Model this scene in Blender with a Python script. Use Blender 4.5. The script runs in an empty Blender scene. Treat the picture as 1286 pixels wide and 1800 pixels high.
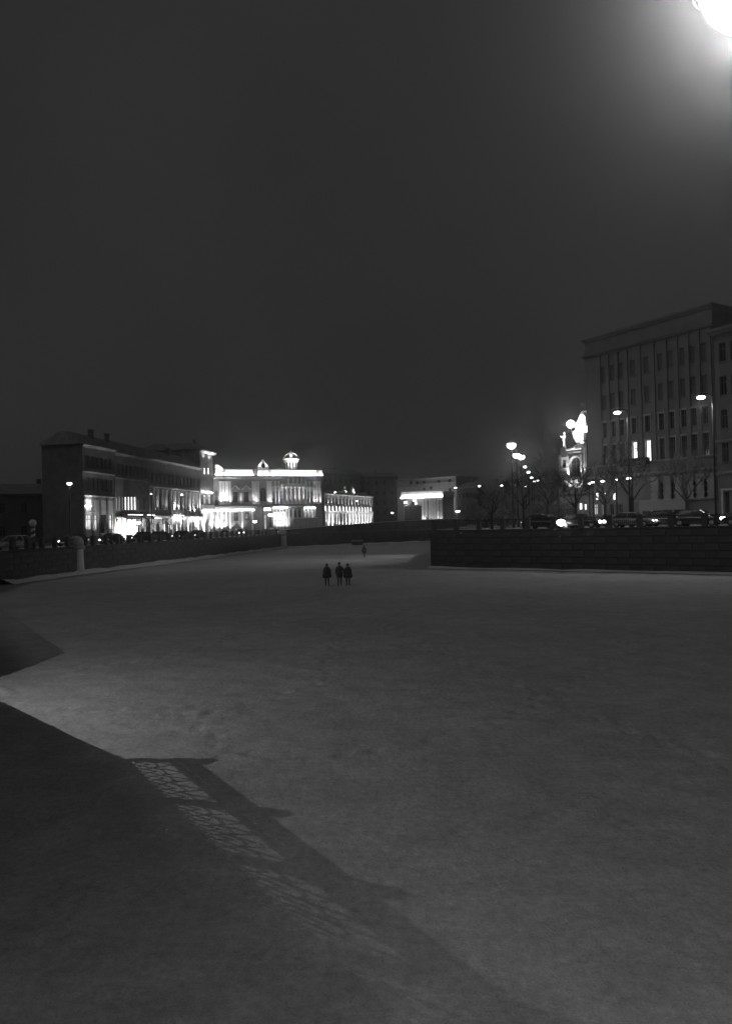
import bpy, math, random
from mathutils import Vector, Matrix, noise as mnoise

random.seed(7)
S = bpy.context.scene
COL = S.collection

# ------------------------------------------------------------------ camera
CAM_Z = 4.75
FPX = 1300.0                       # focal length in pixels of the 1286 x 1800 frame
PITCH = math.atan(22.0 / FPX)
ROLL = -0.024
cam_d = bpy.data.cameras.new('camera')
cam = bpy.data.objects.new('camera', cam_d)
COL.objects.link(cam)
cam_d.sensor_fit = 'VERTICAL'
cam_d.sensor_height = 36.0
cam_d.lens = FPX / 1800.0 * 36.0
cam_d.clip_start = 0.05
cam_d.clip_end = 4000
CAMROT = Matrix.Rotation(math.pi / 2 + PITCH, 3, 'X') @ Matrix.Rotation(ROLL, 3, 'Z')
cam.matrix_world = Matrix.Translation((0, 0, CAM_Z)) @ CAMROT.to_4x4()
S.camera = cam

# ------------------------------------------------------------------ night sky
W = bpy.data.worlds.new('World')
S.world = W
W.use_nodes = True
wn = W.node_tree.nodes
wl = W.node_tree.links
bg = wn['Background']
tc = wn.new('ShaderNodeTexCoord')
nz = wn.new('ShaderNodeTexNoise')
nz.inputs['Scale'].default_value = 2.2
nz.inputs['Detail'].default_value = 6
rp = wn.new('ShaderNodeValToRGB')
rp.color_ramp.elements[0].position = 0.25
rp.color_ramp.elements[0].color = (0.74, 0.74, 0.74, 1)
rp.color_ramp.elements[1].position = 0.75
rp.color_ramp.elements[1].color = (1.0, 1.0, 1.0, 1)
wl.new(tc.outputs['Generated'], nz.inputs['Vector'])
wl.new(nz.outputs['Fac'], rp.inputs['Fac'])
wl.new(rp.outputs['Color'], bg.inputs['Color'])
bg.inputs['Strength'].default_value = 0.0275

# added faint sun from behind the bridge, lighting the snow evenly
sun_d = bpy.data.lights.new('fill_sun', 'SUN')
sun_d.energy = 0.12
sun_d.angle = math.radians(11)
sun = bpy.data.objects.new('fill_sun', sun_d)
COL.objects.link(sun)
_e = math.radians(49)
sun.rotation_euler = Vector((0.845 * math.cos(_e), 0.535 * math.cos(_e), -math.sin(_e))).to_track_quat('-Z', 'Y').to_euler()


S.view_settings.view_transform = 'Standard'
S.view_settings.look = 'None'
S.view_settings.exposure = 0.0
S.view_settings.gamma = 1.0
S.view_settings.use_curve_mapping = False
S.render.engine = 'CYCLES'
S.cycles.use_denoising = True
S.cycles.use_adaptive_sampling = True
S.cycles.adaptive_threshold = 0.02
S.cycles.light_sampling_threshold = 0.01
S.cycles.max_bounces = 3
S.cycles.diffuse_bounces = 1
S.cycles.glossy_bounces = 2
S.cycles.transmission_bounces = 2
S.cycles.volume_bounces = 0
S.cycles.sample_clamp_indirect = 1.0
HAZE_DENSITY = 0.0008
HAZE_G = 0.93
LAMP_W, LAMP_FAR_W, MAST_W, BRIDGE_W, HEAD_W = 110.0, 60.0, 270.0, 900.0, 420.0
FLOOD = 5.0                        # common factor on the facade floodlights


# ------------------------------------------------------------------ helpers
def ray(px, py):
    return CAMROT @ Vector(((px - 643.0) / FPX, -(py - 900.0) / FPX, -1.0))


def at(px, py, y):
    """point seen at a pixel of the 1286 x 1800 frame, y metres ahead"""
    d = ray(px, py)
    return Vector((0, 0, CAM_Z)) + d * (y / d.y)


def onz(px, py, z=0.0):
    d = ray(px, py)
    return Vector((0, 0, CAM_Z)) + d * ((z - CAM_Z) / d.z)


def plan(px, y):
    p = at(px, 922, y)
    return Vector((p.x, y, 0))


class MB:
    def __init__(s):
        s.v = []
        s.f = []

    def add(s, vs, fs):
        n = len(s.v)
        s.v += [tuple(v) for v in vs]
        s.f += [tuple(i + n for i in f) for f in fs]
        return s

    def box(s, x0, x1, y0, y1, z0, z1):
        return s.add([(x0, y0, z0), (x1, y0, z0), (x1, y1, z0), (x0, y1, z0),
                      (x0, y0, z1), (x1, y0, z1), (x1, y1, z1), (x0, y1, z1)],
                     [(0, 3, 2, 1), (4, 5, 6, 7), (0, 1, 5, 4), (1, 2, 6, 5), (2, 3, 7, 6), (3, 0, 4, 7)])

    def quad(s, a, b, c, d):
        return s.add([a, b, c, d], [(0, 1, 2, 3)])

    def prism(s, poly, a, b, axis='z'):
        """poly extruded from a to b along an axis"""
        n = len(poly)
        if axis == 'z':
            mk = lambda p, t: (p[0], p[1], t)
        elif axis == 'y':
            mk = lambda p, t: (p[0], t, p[1])
        else:
            mk = lambda p, t: (t, p[0], p[1])
        vs = [mk(p, a) for p in poly] + [mk(p, b) for p in poly]
        fs = [tuple(range(n - 1, -1, -1)), tuple(range(n, 2 * n))]
        fs += [(i, (i + 1) % n, n + (i + 1) % n, n + i) for i in range(n)]
        return s.add(vs, fs)

    def tube(s, pts, rads, n=6, cap=True):
        pts = [Vector(p) for p in pts]
        if not hasattr(rads, '__len__'):
            rads = [rads] * len(pts)
        vs = []
        for i, p in enumerate(pts):
            d = (pts[min(i + 1, len(pts) - 1)] - pts[max(i - 1, 0)])
            if d.length < 1e-9:
                d = Vector((0, 0, 1))
            d.normalize()
            a = d.cross(Vector((0, 0, 1)) if abs(d.z) < .95 else Vector((1, 0, 0))).normalized()
            b = d.cross(a)
            for k in range(n):
                t = 2 * math.pi * k / n
                vs.append(p + (a * math.cos(t) + b * math.sin(t)) * rads[i])
        fs = []
        for i in range(len(pts) - 1):
            for k in range(n):
                fs.append((i * n + k, i * n + (k + 1) % n, (i + 1) * n + (k + 1) % n, (i + 1) * n + k))
        if cap:
            fs.append(tuple(range(n - 1, -1, -1)))
            fs.append(tuple(range((len(pts) - 1) * n, len(pts) * n)))
        return s.add(vs, fs)

    def lathe(s, prof, n=12, c=(0, 0), a0=0, a1=2 * math.pi):
        """prof: list of (r, z)"""
        full = abs(a1 - a0 - 2 * math.pi) < 1e-6
        m = n if full else n + 1
        vs = []
        for r, z in prof:
            for k in range(m):
                t = a0 + (a1 - a0) * k / n
                vs.append((c[0] + r * math.cos(t), c[1] + r * math.sin(t), z))
        fs = []
        for i in range(len(prof) - 1):
            for k in range(n):
                k2 = (k + 1) % m
                fs.append((i * m + k, i * m + k2, (i + 1) * m + k2, (i + 1) * m + k))
        fs.append(tuple(range(m - 1, -1, -1)))
        fs.append(tuple(range((len(prof) - 1) * m, len(prof) * m)))
        return s.add(vs, fs)

    def ball(s, c, r, n=12, sz=1.0):
        prof = []
        m = max(4, n // 2)
        for i in range(m + 1):
            t = -math.pi / 2 + math.pi * i / m
            prof.append((max(1e-4, r * math.cos(t)), c[2] + r * sz * math.sin(t)))
        return s.lathe(prof, n, (c[0], c[1]))

    def mesh(s, name, smooth=False):
        me = bpy.data.meshes.new(name)
        me.from_pydata(s.v, [], s.f)
        me.update()
        if smooth:
            for p in me.polygons:
                p.use_smooth = True
        return me

    def build(s, name, mat, parent=None, loc=None, rz=None, smooth=False):
        return obj(name, s.mesh(name, smooth), mat, parent, loc, rz)


def obj(name, me, mat, parent=None, loc=None, rz=None):
    if mat is not None and not me.materials:
        me.materials.append(M(mat) if isinstance(mat, str) else mat)
    o = bpy.data.objects.new(name, me)
    COL.objects.link(o)
    if parent is not None:
        o.parent = parent
    if loc is not None:
        o.location = loc
    if rz is not None:
        o.rotation_euler = (0, 0, rz)
    return o


def tag(o, label=None, cat=None, group=None, kind=None):
    if label:
        o['label'] = label
    if cat:
        o['category'] = cat
    if group:
        o['group'] = group
    if kind:
        o['kind'] = kind
    return o


def thing(name, label, cat, loc=(0, 0, 0), rz=0.0, group=None):
    o = bpy.data.objects.new(name, None)
    COL.objects.link(o)
    o.location = loc
    o.rotation_euler = (0, 0, rz)
    o.empty_display_size = 0.2
    return tag(o, label, cat, group)


def copy_tree(o, parent=None):
    c = o.copy()
    COL.objects.link(c)
    c.parent = parent
    for ch in o.children:
        copy_tree(ch, c)
    return c


def spot(parent, loc, target, watts, angle=70, blend=0.8, radius=0.06):
    ld = bpy.data.lights.new('flood_light', 'SPOT')
    ld.energy = watts * FLOOD
    ld.spot_size = math.radians(angle)
    ld.spot_blend = blend
    ld.shadow_soft_size = radius
    lo = bpy.data.objects.new('flood_light', ld)
    COL.objects.link(lo)
    lo.parent = parent
    lo.location = loc
    d = Vector(target) - Vector(loc)
    lo.rotation_euler = d.to_track_quat('-Z', 'Y').to_euler()
    return lo


def glow(parent, loc, watts, radius=0.08):
    ld = bpy.data.lights.new('lamp_light', 'POINT')
    ld.energy = watts
    ld.shadow_soft_size = radius
    lo = bpy.data.objects.new('lamp_light', ld)
    COL.objects.link(lo)
    lo.parent = parent
    lo.location = loc
    return lo


# ------------------------------------------------------------------ materials
_mats = {}


def _new(name):
    m = bpy.data.materials.new(name)
    m.use_nodes = True
    return m, m.node_tree.nodes, m.node_tree.links, m.node_tree.nodes['Principled BSDF']


def rough(name, v, var=0.25, scale=2.0, r=0.85, bump=0.2, bscale=12.0, spec=0.3, bdist=0.02):
    m, n, l, b = _new(name)
    tc = n.new('ShaderNodeTexCoord')
    a = n.new('ShaderNodeTexNoise')
    a.inputs['Scale'].default_value = scale
    a.inputs['Detail'].default_value = 6
    a.inputs['Roughness'].default_value = 0.65
    cr = n.new('ShaderNodeValToRGB')
    lo, hi = v * (1 - var), v * (1 + var)
    cr.color_ramp.elements[0].position = 0.3
    cr.color_ramp.elements[0].color = (lo, lo, lo, 1)
    cr.color_ramp.elements[1].position = 0.7
    cr.color_ramp.elements[1].color = (hi, hi, hi, 1)
    l.new(tc.outputs['Object'], a.inputs['Vector'])
    l.new(a.outputs['Fac'], cr.inputs['Fac'])
    l.new(cr.outputs['Color'], b.inputs['Base Color'])
    b.inputs['Roughness'].default_value = r
    b.inputs['Specular IOR Level'].default_value = spec
    if bump:
        a2 = n.new('ShaderNodeTexNoise')
        a2.inputs['Scale'].default_value = bscale
        a2.inputs['Detail'].default_value = 5
        bp = n.new('ShaderNodeBump')
        bp.inputs['Strength'].default_value = bump
        bp.inputs['Distance'].default_value = bdist
        l.new(tc.outputs['Object'], a2.inputs['Vector'])
        l.new(a2.outputs['Fac'], bp.inputs['Height'])
        l.new(bp.outputs['Normal'], b.inputs['Normal'])
    return m


def snow_mat(name, v=0.78):
    m, n, l, b = _new(name)
    tc = n.new('ShaderNodeTexCoord')
    big = n.new('ShaderNodeTexNoise')
    big.inputs['Scale'].default_value = 0.16
    big.inputs['Detail'].default_value = 7
    big.inputs['Roughness'].default_value = 0.62
    cr = n.new('ShaderNodeValToRGB')
    cr.color_ramp.elements[0].position = 0.30
    cr.color_ramp.elements[0].color = (v * .80, v * .80, v * .80, 1)
    cr.color_ramp.elements[1].position = 0.62
    cr.color_ramp.elements[1].color = (v, v, v, 1)
    l.new(tc.outputs['Object'], big.inputs['Vector'])
    l.new(big.outputs['Fac'], cr.inputs['Fac'])
    prev = cr.outputs['Color']
    hts = []
    for sc_, det, lo_, hi_, fac in ((1.1, 6, .35, .65, .22), (7.0, 10, .30, .70, .36), (38.0, 4, .25, .75, .44)):
        t_ = n.new('ShaderNodeTexNoise')
        t_.inputs['Scale'].default_value = sc_
        t_.inputs['Detail'].default_value = det
        t_.inputs['Roughness'].default_value = 0.7
        l.new(tc.outputs['Object'], t_.inputs['Vector'])
        c_ = n.new('ShaderNodeMapRange')
        c_.inputs['From Min'].default_value = lo_
        c_.inputs['From Max'].default_value = hi_
        c_.inputs['To Min'].default_value = 1.0 - fac
        c_.inputs['To Max'].default_value = 1.0
        l.new(t_.outputs['Fac'], c_.inputs['Value'])
        mx = n.new('ShaderNodeMixRGB')
        mx.blend_type = 'MULTIPLY'
        mx.inputs['Fac'].default_value = 1.0
        l.new(prev, mx.inputs['Color1'])
        l.new(c_.outputs['Result'], mx.inputs['Color2'])
        prev = mx.outputs['Color']
        hts.append(t_)
    l.new(prev, b.inputs['Base Color'])
    bp = n.new('ShaderNodeBump')
    bp.inputs['Strength'].default_value = 0.8
    bp.inputs['Distance'].default_value = 0.06
    l.new(hts[1].outputs['Fac'], bp.inputs['Height'])
    bp2 = n.new('ShaderNodeBump')
    bp2.inputs['Strength'].default_value = 0.6
    bp2.inputs['Distance'].default_value = 0.02
    l.new(hts[2].outputs['Fac'], bp2.inputs['Height'])
    l.new(bp.outputs['Normal'], bp2.inputs['Normal'])
    l.new(bp2.outputs['Normal'], b.inputs['Normal'])
    b.inputs['Roughness'].default_value = 0.9
    b.inputs['Specular IOR Level'].default_value = 0.15
    return m


def emit(name, strength, v=1.0, cast=True):
    m, n, l, b = _new(name)
    if not cast:
        m.cycles.emission_sampling = 'NONE'      # its light comes from the lamp's own point light
    b.inputs['Base Color'].default_value = (v * .6, v * .6, v * .6, 1)
    b.inputs['Emission Color'].default_value = (v, v, v, 1)
    b.inputs['Emission Strength'].default_value = strength
    return m


def glass(name, v=0.04):
    m, n, l, b = _new(name)
    b.inputs['Base Color'].default_value = (v, v, v, 1)
    b.inputs['Roughness'].default_value = 0.12
    b.inputs['Specular IOR Level'].default_value = 0.5
    return m


def stone(name, v, bw=1.6, bh=0.55):
    """granite courses: fine joints in colour and bump on the dark quay faces"""
    m, n, l, b = _new(name)
    tc = n.new('ShaderNodeTexCoord')
    a = n.new('ShaderNodeTexNoise')
    a.inputs['Scale'].default_value = 0.7
    a.inputs['Detail'].default_value = 8
    cr = n.new('ShaderNodeValToRGB')
    cr.color_ramp.elements[0].position = 0.3
    cr.color_ramp.elements[0].color = (v * .55, v * .55, v * .55, 1)
    cr.color_ramp.elements[1].position = 0.75
    cr.color_ramp.elements[1].color = (v * 1.25, v * 1.25, v * 1.25, 1)
    l.new(tc.outputs['Object'], a.inputs['Vector'])
    l.new(a.outputs['Fac'], cr.inputs['Fac'])
    l.new(cr.outputs['Color'], b.inputs['Base Color'])
    bp = n.new('ShaderNodeBump')
    bp.inputs['Strength'].default_value = 0.5
    bp.inputs['Distance'].default_value = 0.03
    a2 = n.new('ShaderNodeTexNoise')
    a2.inputs['Scale'].default_value = 6
    a2.inputs['Detail'].default_value = 6
    l.new(tc.outputs['Object'], a2.inputs['Vector'])
    l.new(a2.outputs['Fac'], bp.inputs['Height'])
    l.new(bp.outputs['Normal'], b.inputs['Normal'])
    b.inputs['Roughness'].default_value = 0.85
    return m


def M(k):
    if k not in _mats:
        _mats[k] = MAKE[k]()
    return _mats[k]


MAKE = {
    'snow': lambda: snow_mat('snow', 0.95),
    'lit_snow': lambda: rough('lit_snow', 0.90, 0.04, 1.5, 0.9, 0.3, 6),  # whiter than the ice snow, standing in for lamplight
    'street': lambda: rough('trodden_street_snow', 0.30, 0.4, 0.35, 0.8, 0.4, 5),
    'granite': lambda: stone('granite', 0.12),
    'granite_b': lambda: stone('granite_dark', 0.115),
    'granite_c': lambda: stone('granite_light', 0.125),
    'granite_pale': lambda: stone('pale_granite', 0.42),
    'iron': lambda: rough('painted_iron', 0.025, 0.2, 4, 0.5, 0.1, 30, 0.4),
    'stucco_dark': lambda: rough('dark_stucco', 0.20, 0.3, 0.8),
    'stucco_mid': lambda: rough('grey_stucco', 0.30, 0.25, 0.7),
    'stucco_pale': lambda: rough('pale_stucco', 0.55, 0.18, 0.8),
    'stucco_grey': lambda: rough('light_grey_stucco', 0.29, 0.12, 0.5),
    'stucco_white': lambda: rough('white_stucco', 0.72, 0.12, 0.9),
    'far_wall': lambda: rough('far_wall', 0.20, 0.3, 0.4),
    'roof': lambda: rough('sheet_roof', 0.24, 0.3, 1.0, 0.6),
    'roof_snow': lambda: rough('snowy_sheet_roof', 0.10, 0.5, 0.5, 0.7),
    'frame': lambda: rough('window_frame', 0.22, 0.1, 3, 0.6, 0),
    'glass': lambda: glass('dark_glass'),
    'pane_faded': lambda: glass('faded_pane', 0.24),  # pane toned near the wall so upper windows fade in the dark
    'room1': lambda: emit('dim_lit_pane', 0.5, cast=False),
    'room2': lambda: emit('lit_pane', 3.0, cast=False),
    'shop': lambda: emit('shop_pane', 22.0),
    'strip': lambda: emit('light_strip', 36.0),
    'strip_attic': lambda: emit('attic_light_strip', 75.0),
    'strip_soft': lambda: emit('soft_light_strip', 7.0),
    'lamp': lambda: emit('street_lamp_glow', 14.0, cast=False),
    'lamp_far': lambda: emit('far_lamp_glow', 14.0, cast=False),
    'lamp_mast': lambda: emit('mast_lamp_glow', 40.0, cast=False),
    'lamp_bridge': lambda: emit('bridge_bulb_glow', 40.0, cast=False),
    'head': lambda: emit('headlight_glow', 20.0, cast=False),
    'head_dim': lambda: emit('sidelight_glow', 6.0, cast=False),
    'tail': lambda: emit('tail_light_glow', 2.5, cast=False),
    'plaster_statue': lambda: rough('statue_stone', 0.62, 0.15, 3),
    'car_dark': lambda: rough('dark_car_paint', 0.02, 0.05, 1, 0.25, 0, 1, 0.6),
    'car_grey': lambda: rough('grey_car_paint', 0.16, 0.05, 1, 0.3, 0, 1, 0.6),
    'car_white': lambda: rough('white_car_paint', 0.68, 0.05, 1, 0.3, 0, 1, 0.5),
    'tyre': lambda: rough('tyre_rubber', 0.015, 0.2, 8, 0.9, 0),
    'rim': lambda: rough('wheel_rim', 0.35, 0.1, 8, 0.35, 0),
    'bark': lambda: rough('bark', 0.06, 0.4, 6, 0.95, 0.5, 20),
    'coat': lambda: rough('dark_coat', 0.09, 0.3, 6, 0.95, 0.2, 40),
    'coat2': lambda: rough('charcoal_coat', 0.10, 0.3, 6, 0.95, 0.2, 40),
    'skin': lambda: rough('skin', 0.30, 0.05, 4, 0.6, 0),
    'hair': lambda: rough('dark_hair', 0.015, 0.2, 20, 0.8, 0),
    'board': lambda: rough('blank_board', 0.50, 0.06, 0.6, 0.6, 0.05),
    'white_paint': lambda: rough('white_paint', 0.75, 0.08, 2, 0.5, 0),
    'black_paint': lambda: rough('black_paint', 0.05, 0.1, 2, 0.5, 0),
    'foliage': lambda: rough('snowy_twigs', 0.20, 0.6, 3, 0.95, 0.3, 8),
}

# ------------------------------------------------------------------ plan of the place
SL = 3.4                                                   # street level above the ice
SLL, SLR = 3.0, 3.85                                       # left and right bank street levels


def sl(p):
    return SLL if p.x < -8 else (SLR if (p.x > 6.9 and p.y > 20 and p.y < 190) else SL)

U = Vector((-0.535, 0.845, 0)).normalized()                # along the near bridge, towards the left bank
N = Vector((0.845, 0.535, 0)).normalized()                 # out over the ice


def su(s, n, z=0.0):
    v = U * s + N * n
    return Vector((v.x, v.y, z))


QL = [su(23.2, -0.05), su(54, -0.05)]
for px, py in ((0, 1028), (145, 1008), (330, 985), (495, 963)):
    p = onz(px, py)
    QL.append(Vector((p.x, p.y, 0)))
CL = QL[-1]                                                # corner with the far wall
pf = onz(757, 952)
FE = CL + (Vector((pf.x, pf.y, 0)) - CL) * 1.28            # right end of far wall, hidden
pr = onz(757, 998)
RC = Vector((pr.x, pr.y, 0))                               # right quay corner
pr2 = onz(1286, 1009)
RD = (Vector((pr2.x, pr2.y, 0)) - RC).normalized()
RN = Vector((-RD.y, RD.x, 0))                              # away from the water
RE = RC + RD * 75


def flat(name, poly, z, mat, label, cat=None, depth=0.4):
    me = MB()
    me.prism([(p[0], p[1]) for p in poly], z - depth, z)
    o = me.build(name, mat)
    return tag(o, label, cat, kind='structure')


# ice sheet: one sheet to the horizon, denser where it is near
def axis(lo, hi, dlo, dhi, fine, grow=1.25):
    out = []
    x = dlo
    while x < dhi:
        out.append(x)
        x += fine
    st = fine
    x = dhi
    while x < hi:
        out.append(x)
        st *= grow
        x += st
    out.append(hi)
    st = fine
    x = dlo
    left = []
    while True:
        st *= grow
        x -= st
        if x <= lo:
            break
        left.append(x)
    left.append(lo)
    return left[::-1] + out


xs = axis(-900, 900, -16, 14, 0.12)
ys = axis(-80, 1600, 6.0, 44, 0.12)


# footprints: trails of single prints across the snow
_rnd = random.Random(5)
PRINTS = {}
for trail in ([(-11, 21), (-7.5, 19.6), (-4, 19), (-1.5, 22), (-1.2, 30), (-2.2, 44)], [(9, 10), (6, 16), (3.2, 25), (0.5, 36), (-1, 44)],
              [(-4.5, 18.6), (-3.0, 15.8), (-.5, 15.2), (3, 17.5), (9, 26), (13, 38)], [(-13, 24), (-8, 27), (-5, 34), (-3.5, 44)]):
    side = 1
    for k in range(len(trail) - 1):
        a, b = Vector(trail[k]), Vector(trail[k + 1])
        d = (b - a).normalized()
        m = int((b - a).length / .62)
        for j in range(m):
            side = -side
            q = a.lerp(b, j / m) + Vector((-d.y, d.x)) * (.13 * side + _rnd.gauss(0, .05)) + d * _rnd.gauss(0, .07)
            PRINTS.setdefault((int(q.x // 1), int(q.y // 1)), []).append((q.x, q.y, d.x, d.y, _rnd.uniform(.6, 1.1)))


def print_h(x, y):
    h = 0.0
    cx, cy = int(x // 1), int(y // 1)
    for i in (-1, 0, 1):
        for j in (-1, 0, 1):
            for (qx, qy, dx, dy, k) in PRINTS.get((cx + i, cy + j), ()):
                ex, ey = x - qx, y - qy
                r2 = ((ex * dx + ey * dy) / .20) ** 2 + ((-ex * dy + ey * dx) / .12) ** 2
                if r2 < 9:
                    h += k * (-.075 * math.exp(-r2) + .030 * math.exp(-(math.sqrt(r2) - 1.5) ** 2 * 3))
    return h


def ice_h(x, y):
    v = Vector((x, y, 0))
    h = 0.045 * mnoise.noise(v * 0.35) + 0.026 * mnoise.noise(v * 1.1) + 0.014 * mnoise.noise(v * 2.6)
    # trampled patches and a rough ridge of broken snow
    k = math.exp(-((x + 5.2) ** 2 / 9 + (y - 18.5) ** 2 / 3))
    k += 0.8 * math.exp(-((x + 2.2) ** 2 / 3 + (y - 15.0) ** 2 / 2))
    h += 0.07 * k * mnoise.noise(v * 3.3 + Vector((7, 3, 0)))
    r = math.exp(-((y - 22.3 - 0.12 * (x + 11)) / 0.45) ** 2) * (1 / (1 + math.exp((x + 9.6) * 2.5)))
    h += r * (0.10 + 0.12 * mnoise.noise(v * 2.1 + Vector((1, 9, 0))))
    # a trodden path up the middle, leading to the walkers
    px_ = -1.5 - 0.02 * (y - 30)
    t = math.exp(-((x - px_ - 0.5 * math.sin(y * .21)) / 0.7) ** 2) * (1 / (1 + math.exp((24 - y) * .4)))
    h += 0.045 * t * mnoise.noise(v * 2.6)
    if -17 < x < 15 and 5 < y < 45:
        h += print_h(x, y)
    return h


vs = []
for y in ys:
    for x in xs:
        vs.append((x, y, ice_h(x, y) if (-60 < x < 60 and y < 200) else 0.0))
nx = len(xs)
fs = [(j * nx + i, j * nx + i + 1, (j + 1) * nx + i + 1, (j + 1) * nx + i)
      for j in range(len(ys) - 1) for i in range(nx - 1)]
ib = MB()
ib.v, ib.f = vs, fs
ice = ib.build('frozen_canal', 'snow', smooth=True)
tag(ice, 'frozen canal covered with snow across the foreground', kind='structure')

FAR = 1500
lb = [tuple(p[:2]) for p in QL] + [(CL.x, FAR), (-850, FAR), (-850, -75), (-60, -75), tuple(su(23.2, -14)[:2])]
flat('left_bank_street', lb, SLL, 'street', 'snowy street on the left bank of the canal')
flat('far_bank_street', [tuple(CL[:2]), tuple(FE[:2]), (FE.x, FAR), (CL.x, FAR)], SL, 'street',
     'street beyond the far wall of the canal')
flat('right_bank_street', [tuple(FE[:2]), tuple(RC[:2]), tuple(RE[:2]), (850, RE.y), (850, FAR), (FE.x, FAR)], SLR,
     'street', 'snowy street on the right bank of the canal')
flat('near_bank_street', [(1.80, -1.2), (1.85, 3.3), (70, 8), (850, 14), (850, -75), (20, -75), tuple(su(-14, -14)[:2]),
                          tuple(su(-11, -12.9)[:2]), tuple(su(-4.2, -12.9)[:2])], SL, 'street', 'street at the right end of the near bridge')


def offset_strip(poly, w_in, w_out, z0, z1, closed=False):
    """wall of uniform thickness along a polyline; w_in to the left of travel, w_out to the right"""
    mb = MB()
    n = len(poly)
    L, R = [], []
    for i, p in enumerate(poly):
        d0 = (poly[i] - poly[i - 1]).normalized() if i > 0 else None
        d1 = (poly[i + 1] - poly[i]).normalized() if i < n - 1 else None
        d = ((d0 or d1) + (d1 or d0)).normalized()
        nn = Vector((-d.y, d.x, 0))
        c = 1.0 / max(0.3, nn.dot(Vector((-(d0 or d1).y, (d0 or d1).x, 0))))
        L.append(p + nn * w_in * c)
        R.append(p - nn * w_out * c)
    for i in range(n - 1):
        z1a = z1(i) if callable(z1) else z1
        z1b = z1(i + 1) if callable(z1) else z1
        z0a = z0(i) if callable(z0) else z0
        z0b = z0(i + 1) if callable(z0) else z0
        a, b, c, d = L[i], L[i + 1], R[i + 1], R[i]
        mb.add([(a.x, a.y, z0a), (b.x, b.y, z0b), (c.x, c.y, z0b), (d.x, d.y, z0a),
                (a.x, a.y, z1a), (b.x, b.y, z1b), (c.x, c.y, z1b), (d.x, d.y, z1a)],
               [(0, 1, 2, 3), (7, 6, 5, 4), (0, 4, 5, 1), (3, 2, 6, 7)] +
               ([(0, 3, 7, 4)] if i == 0 else []) + ([(1, 5, 6, 2)] if i == n - 2 else []))
    return mb


def quay(name, poly, label, zt=SL, side=1):
    """granite wall on a quay line; land lies to the left of travel when side = 1"""
    t = thing(name, label, 'quay wall', (0, 0, 0))
    i, o = (0.6, 0.0) if side > 0 else (0.0, 0.6)
    offset_strip(poly, i, o, -0.4, zt + 0.006).build('wall_face', 'granite', t)
    i, o = (0.66, 0.10) if side > 0 else (0.10, 0.66)
    offset_strip(poly, i, o, zt + 0.012, zt + 0.10).build('coping', 'granite', t)
    return t


_blk = {}


def facing(t, a, b, zt, seed, pitch=2.1, rows=5):
    """granite blocks laid in courses on a straight stretch of quay; land lies to the left of a -> b"""
    rnd = random.Random(seed)
    d = b - a
    L = d.length
    dn = d.normalized()
    out = Vector((dn.y, -dn.x, 0))
    rz = math.atan2(d.y, d.x)
    ch = (zt - .05) / rows
    for r in range(rows):
        x = 0.0 if r % 2 == 0 else -pitch / 2
        while x < L - .3:
            w = min(pitch, L - x)
            x0 = max(x, 0.0)
            w = x + w - x0
            key = (round(w, 1), round(ch, 2), rnd.randrange(3))
            if key not in _blk:
                m_ = MB()
                g_, b_ = .018, .03
                w0, h0 = key[0], ch
                m_.add([(g_, 0, g_), (w0 - g_, 0, g_), (w0 - g_, 0, h0 - g_), (g_, 0, h0 - g_),
                        (g_ + b_, -.05, g_ + b_), (w0 - g_ - b_, -.05 - .012 * key[2], g_ + b_), (w0 - g_ - b_, -.05, h0 - g_ - b_), (g_ + b_, -.05 - .012 * key[2], h0 - g_ - b_)],
                       [(0, 1, 5, 4), (1, 2, 6, 5), (2, 3, 7, 6), (3, 0, 4, 7), (4, 5, 6, 7)])
                _blk[key] = m_.mesh('granite_block')
                _blk[key].materials.append(M(('granite', 'granite_b', 'granite_c')[key[2]]))
            p = a + dn * x0 + out * .004
            o = obj('granite_block', _blk[key], None, t, (p.x, p.y, .0 + r * ch), rz)
            x += pitch


def drift(name, poly, label, w=0.9, h=0.30, side=1):
    mb = MB()
    pts = []
    for k in range(len(poly) - 1):
        m = max(2, int((poly[k + 1] - poly[k]).length / 1.2))
        for j in range(m):
            pts.append(poly[k].lerp(poly[k + 1], j / m))
    pts.append(poly[-1])
    rows = []
    for k, p in enumerate(pts):
        d = (pts[min(k + 1, len(pts) - 1)] - pts[max(k - 1, 0)]).normalized()
        nn = Vector((d.y, -d.x, 0)) * side
        f = 0.75 + 0.5 * mnoise.noise(Vector((p.x * .3, p.y * .3, 4)))
        rows.append([p - nn * 0.05 + Vector((0, 0, h * f)), p + nn * w * .25 * f + Vector((0, 0, h * f * .85)),
                     p + nn * w * .6 * f + Vector((0, 0, h * f * .35)), p + nn * w * f + Vector((0, 0, -0.06))])
    for r in rows:
        mb.v += [tuple(q) for q in r]
    for k in range(len(rows) - 1):
        for j in range(3):
            a = k * 4 + j
            mb.f.append((a, a + 1, a + 5, a + 4))
    return tag(mb.build(name, 'lit_snow', smooth=True), label, 'snow bank', kind='stuff')


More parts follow.
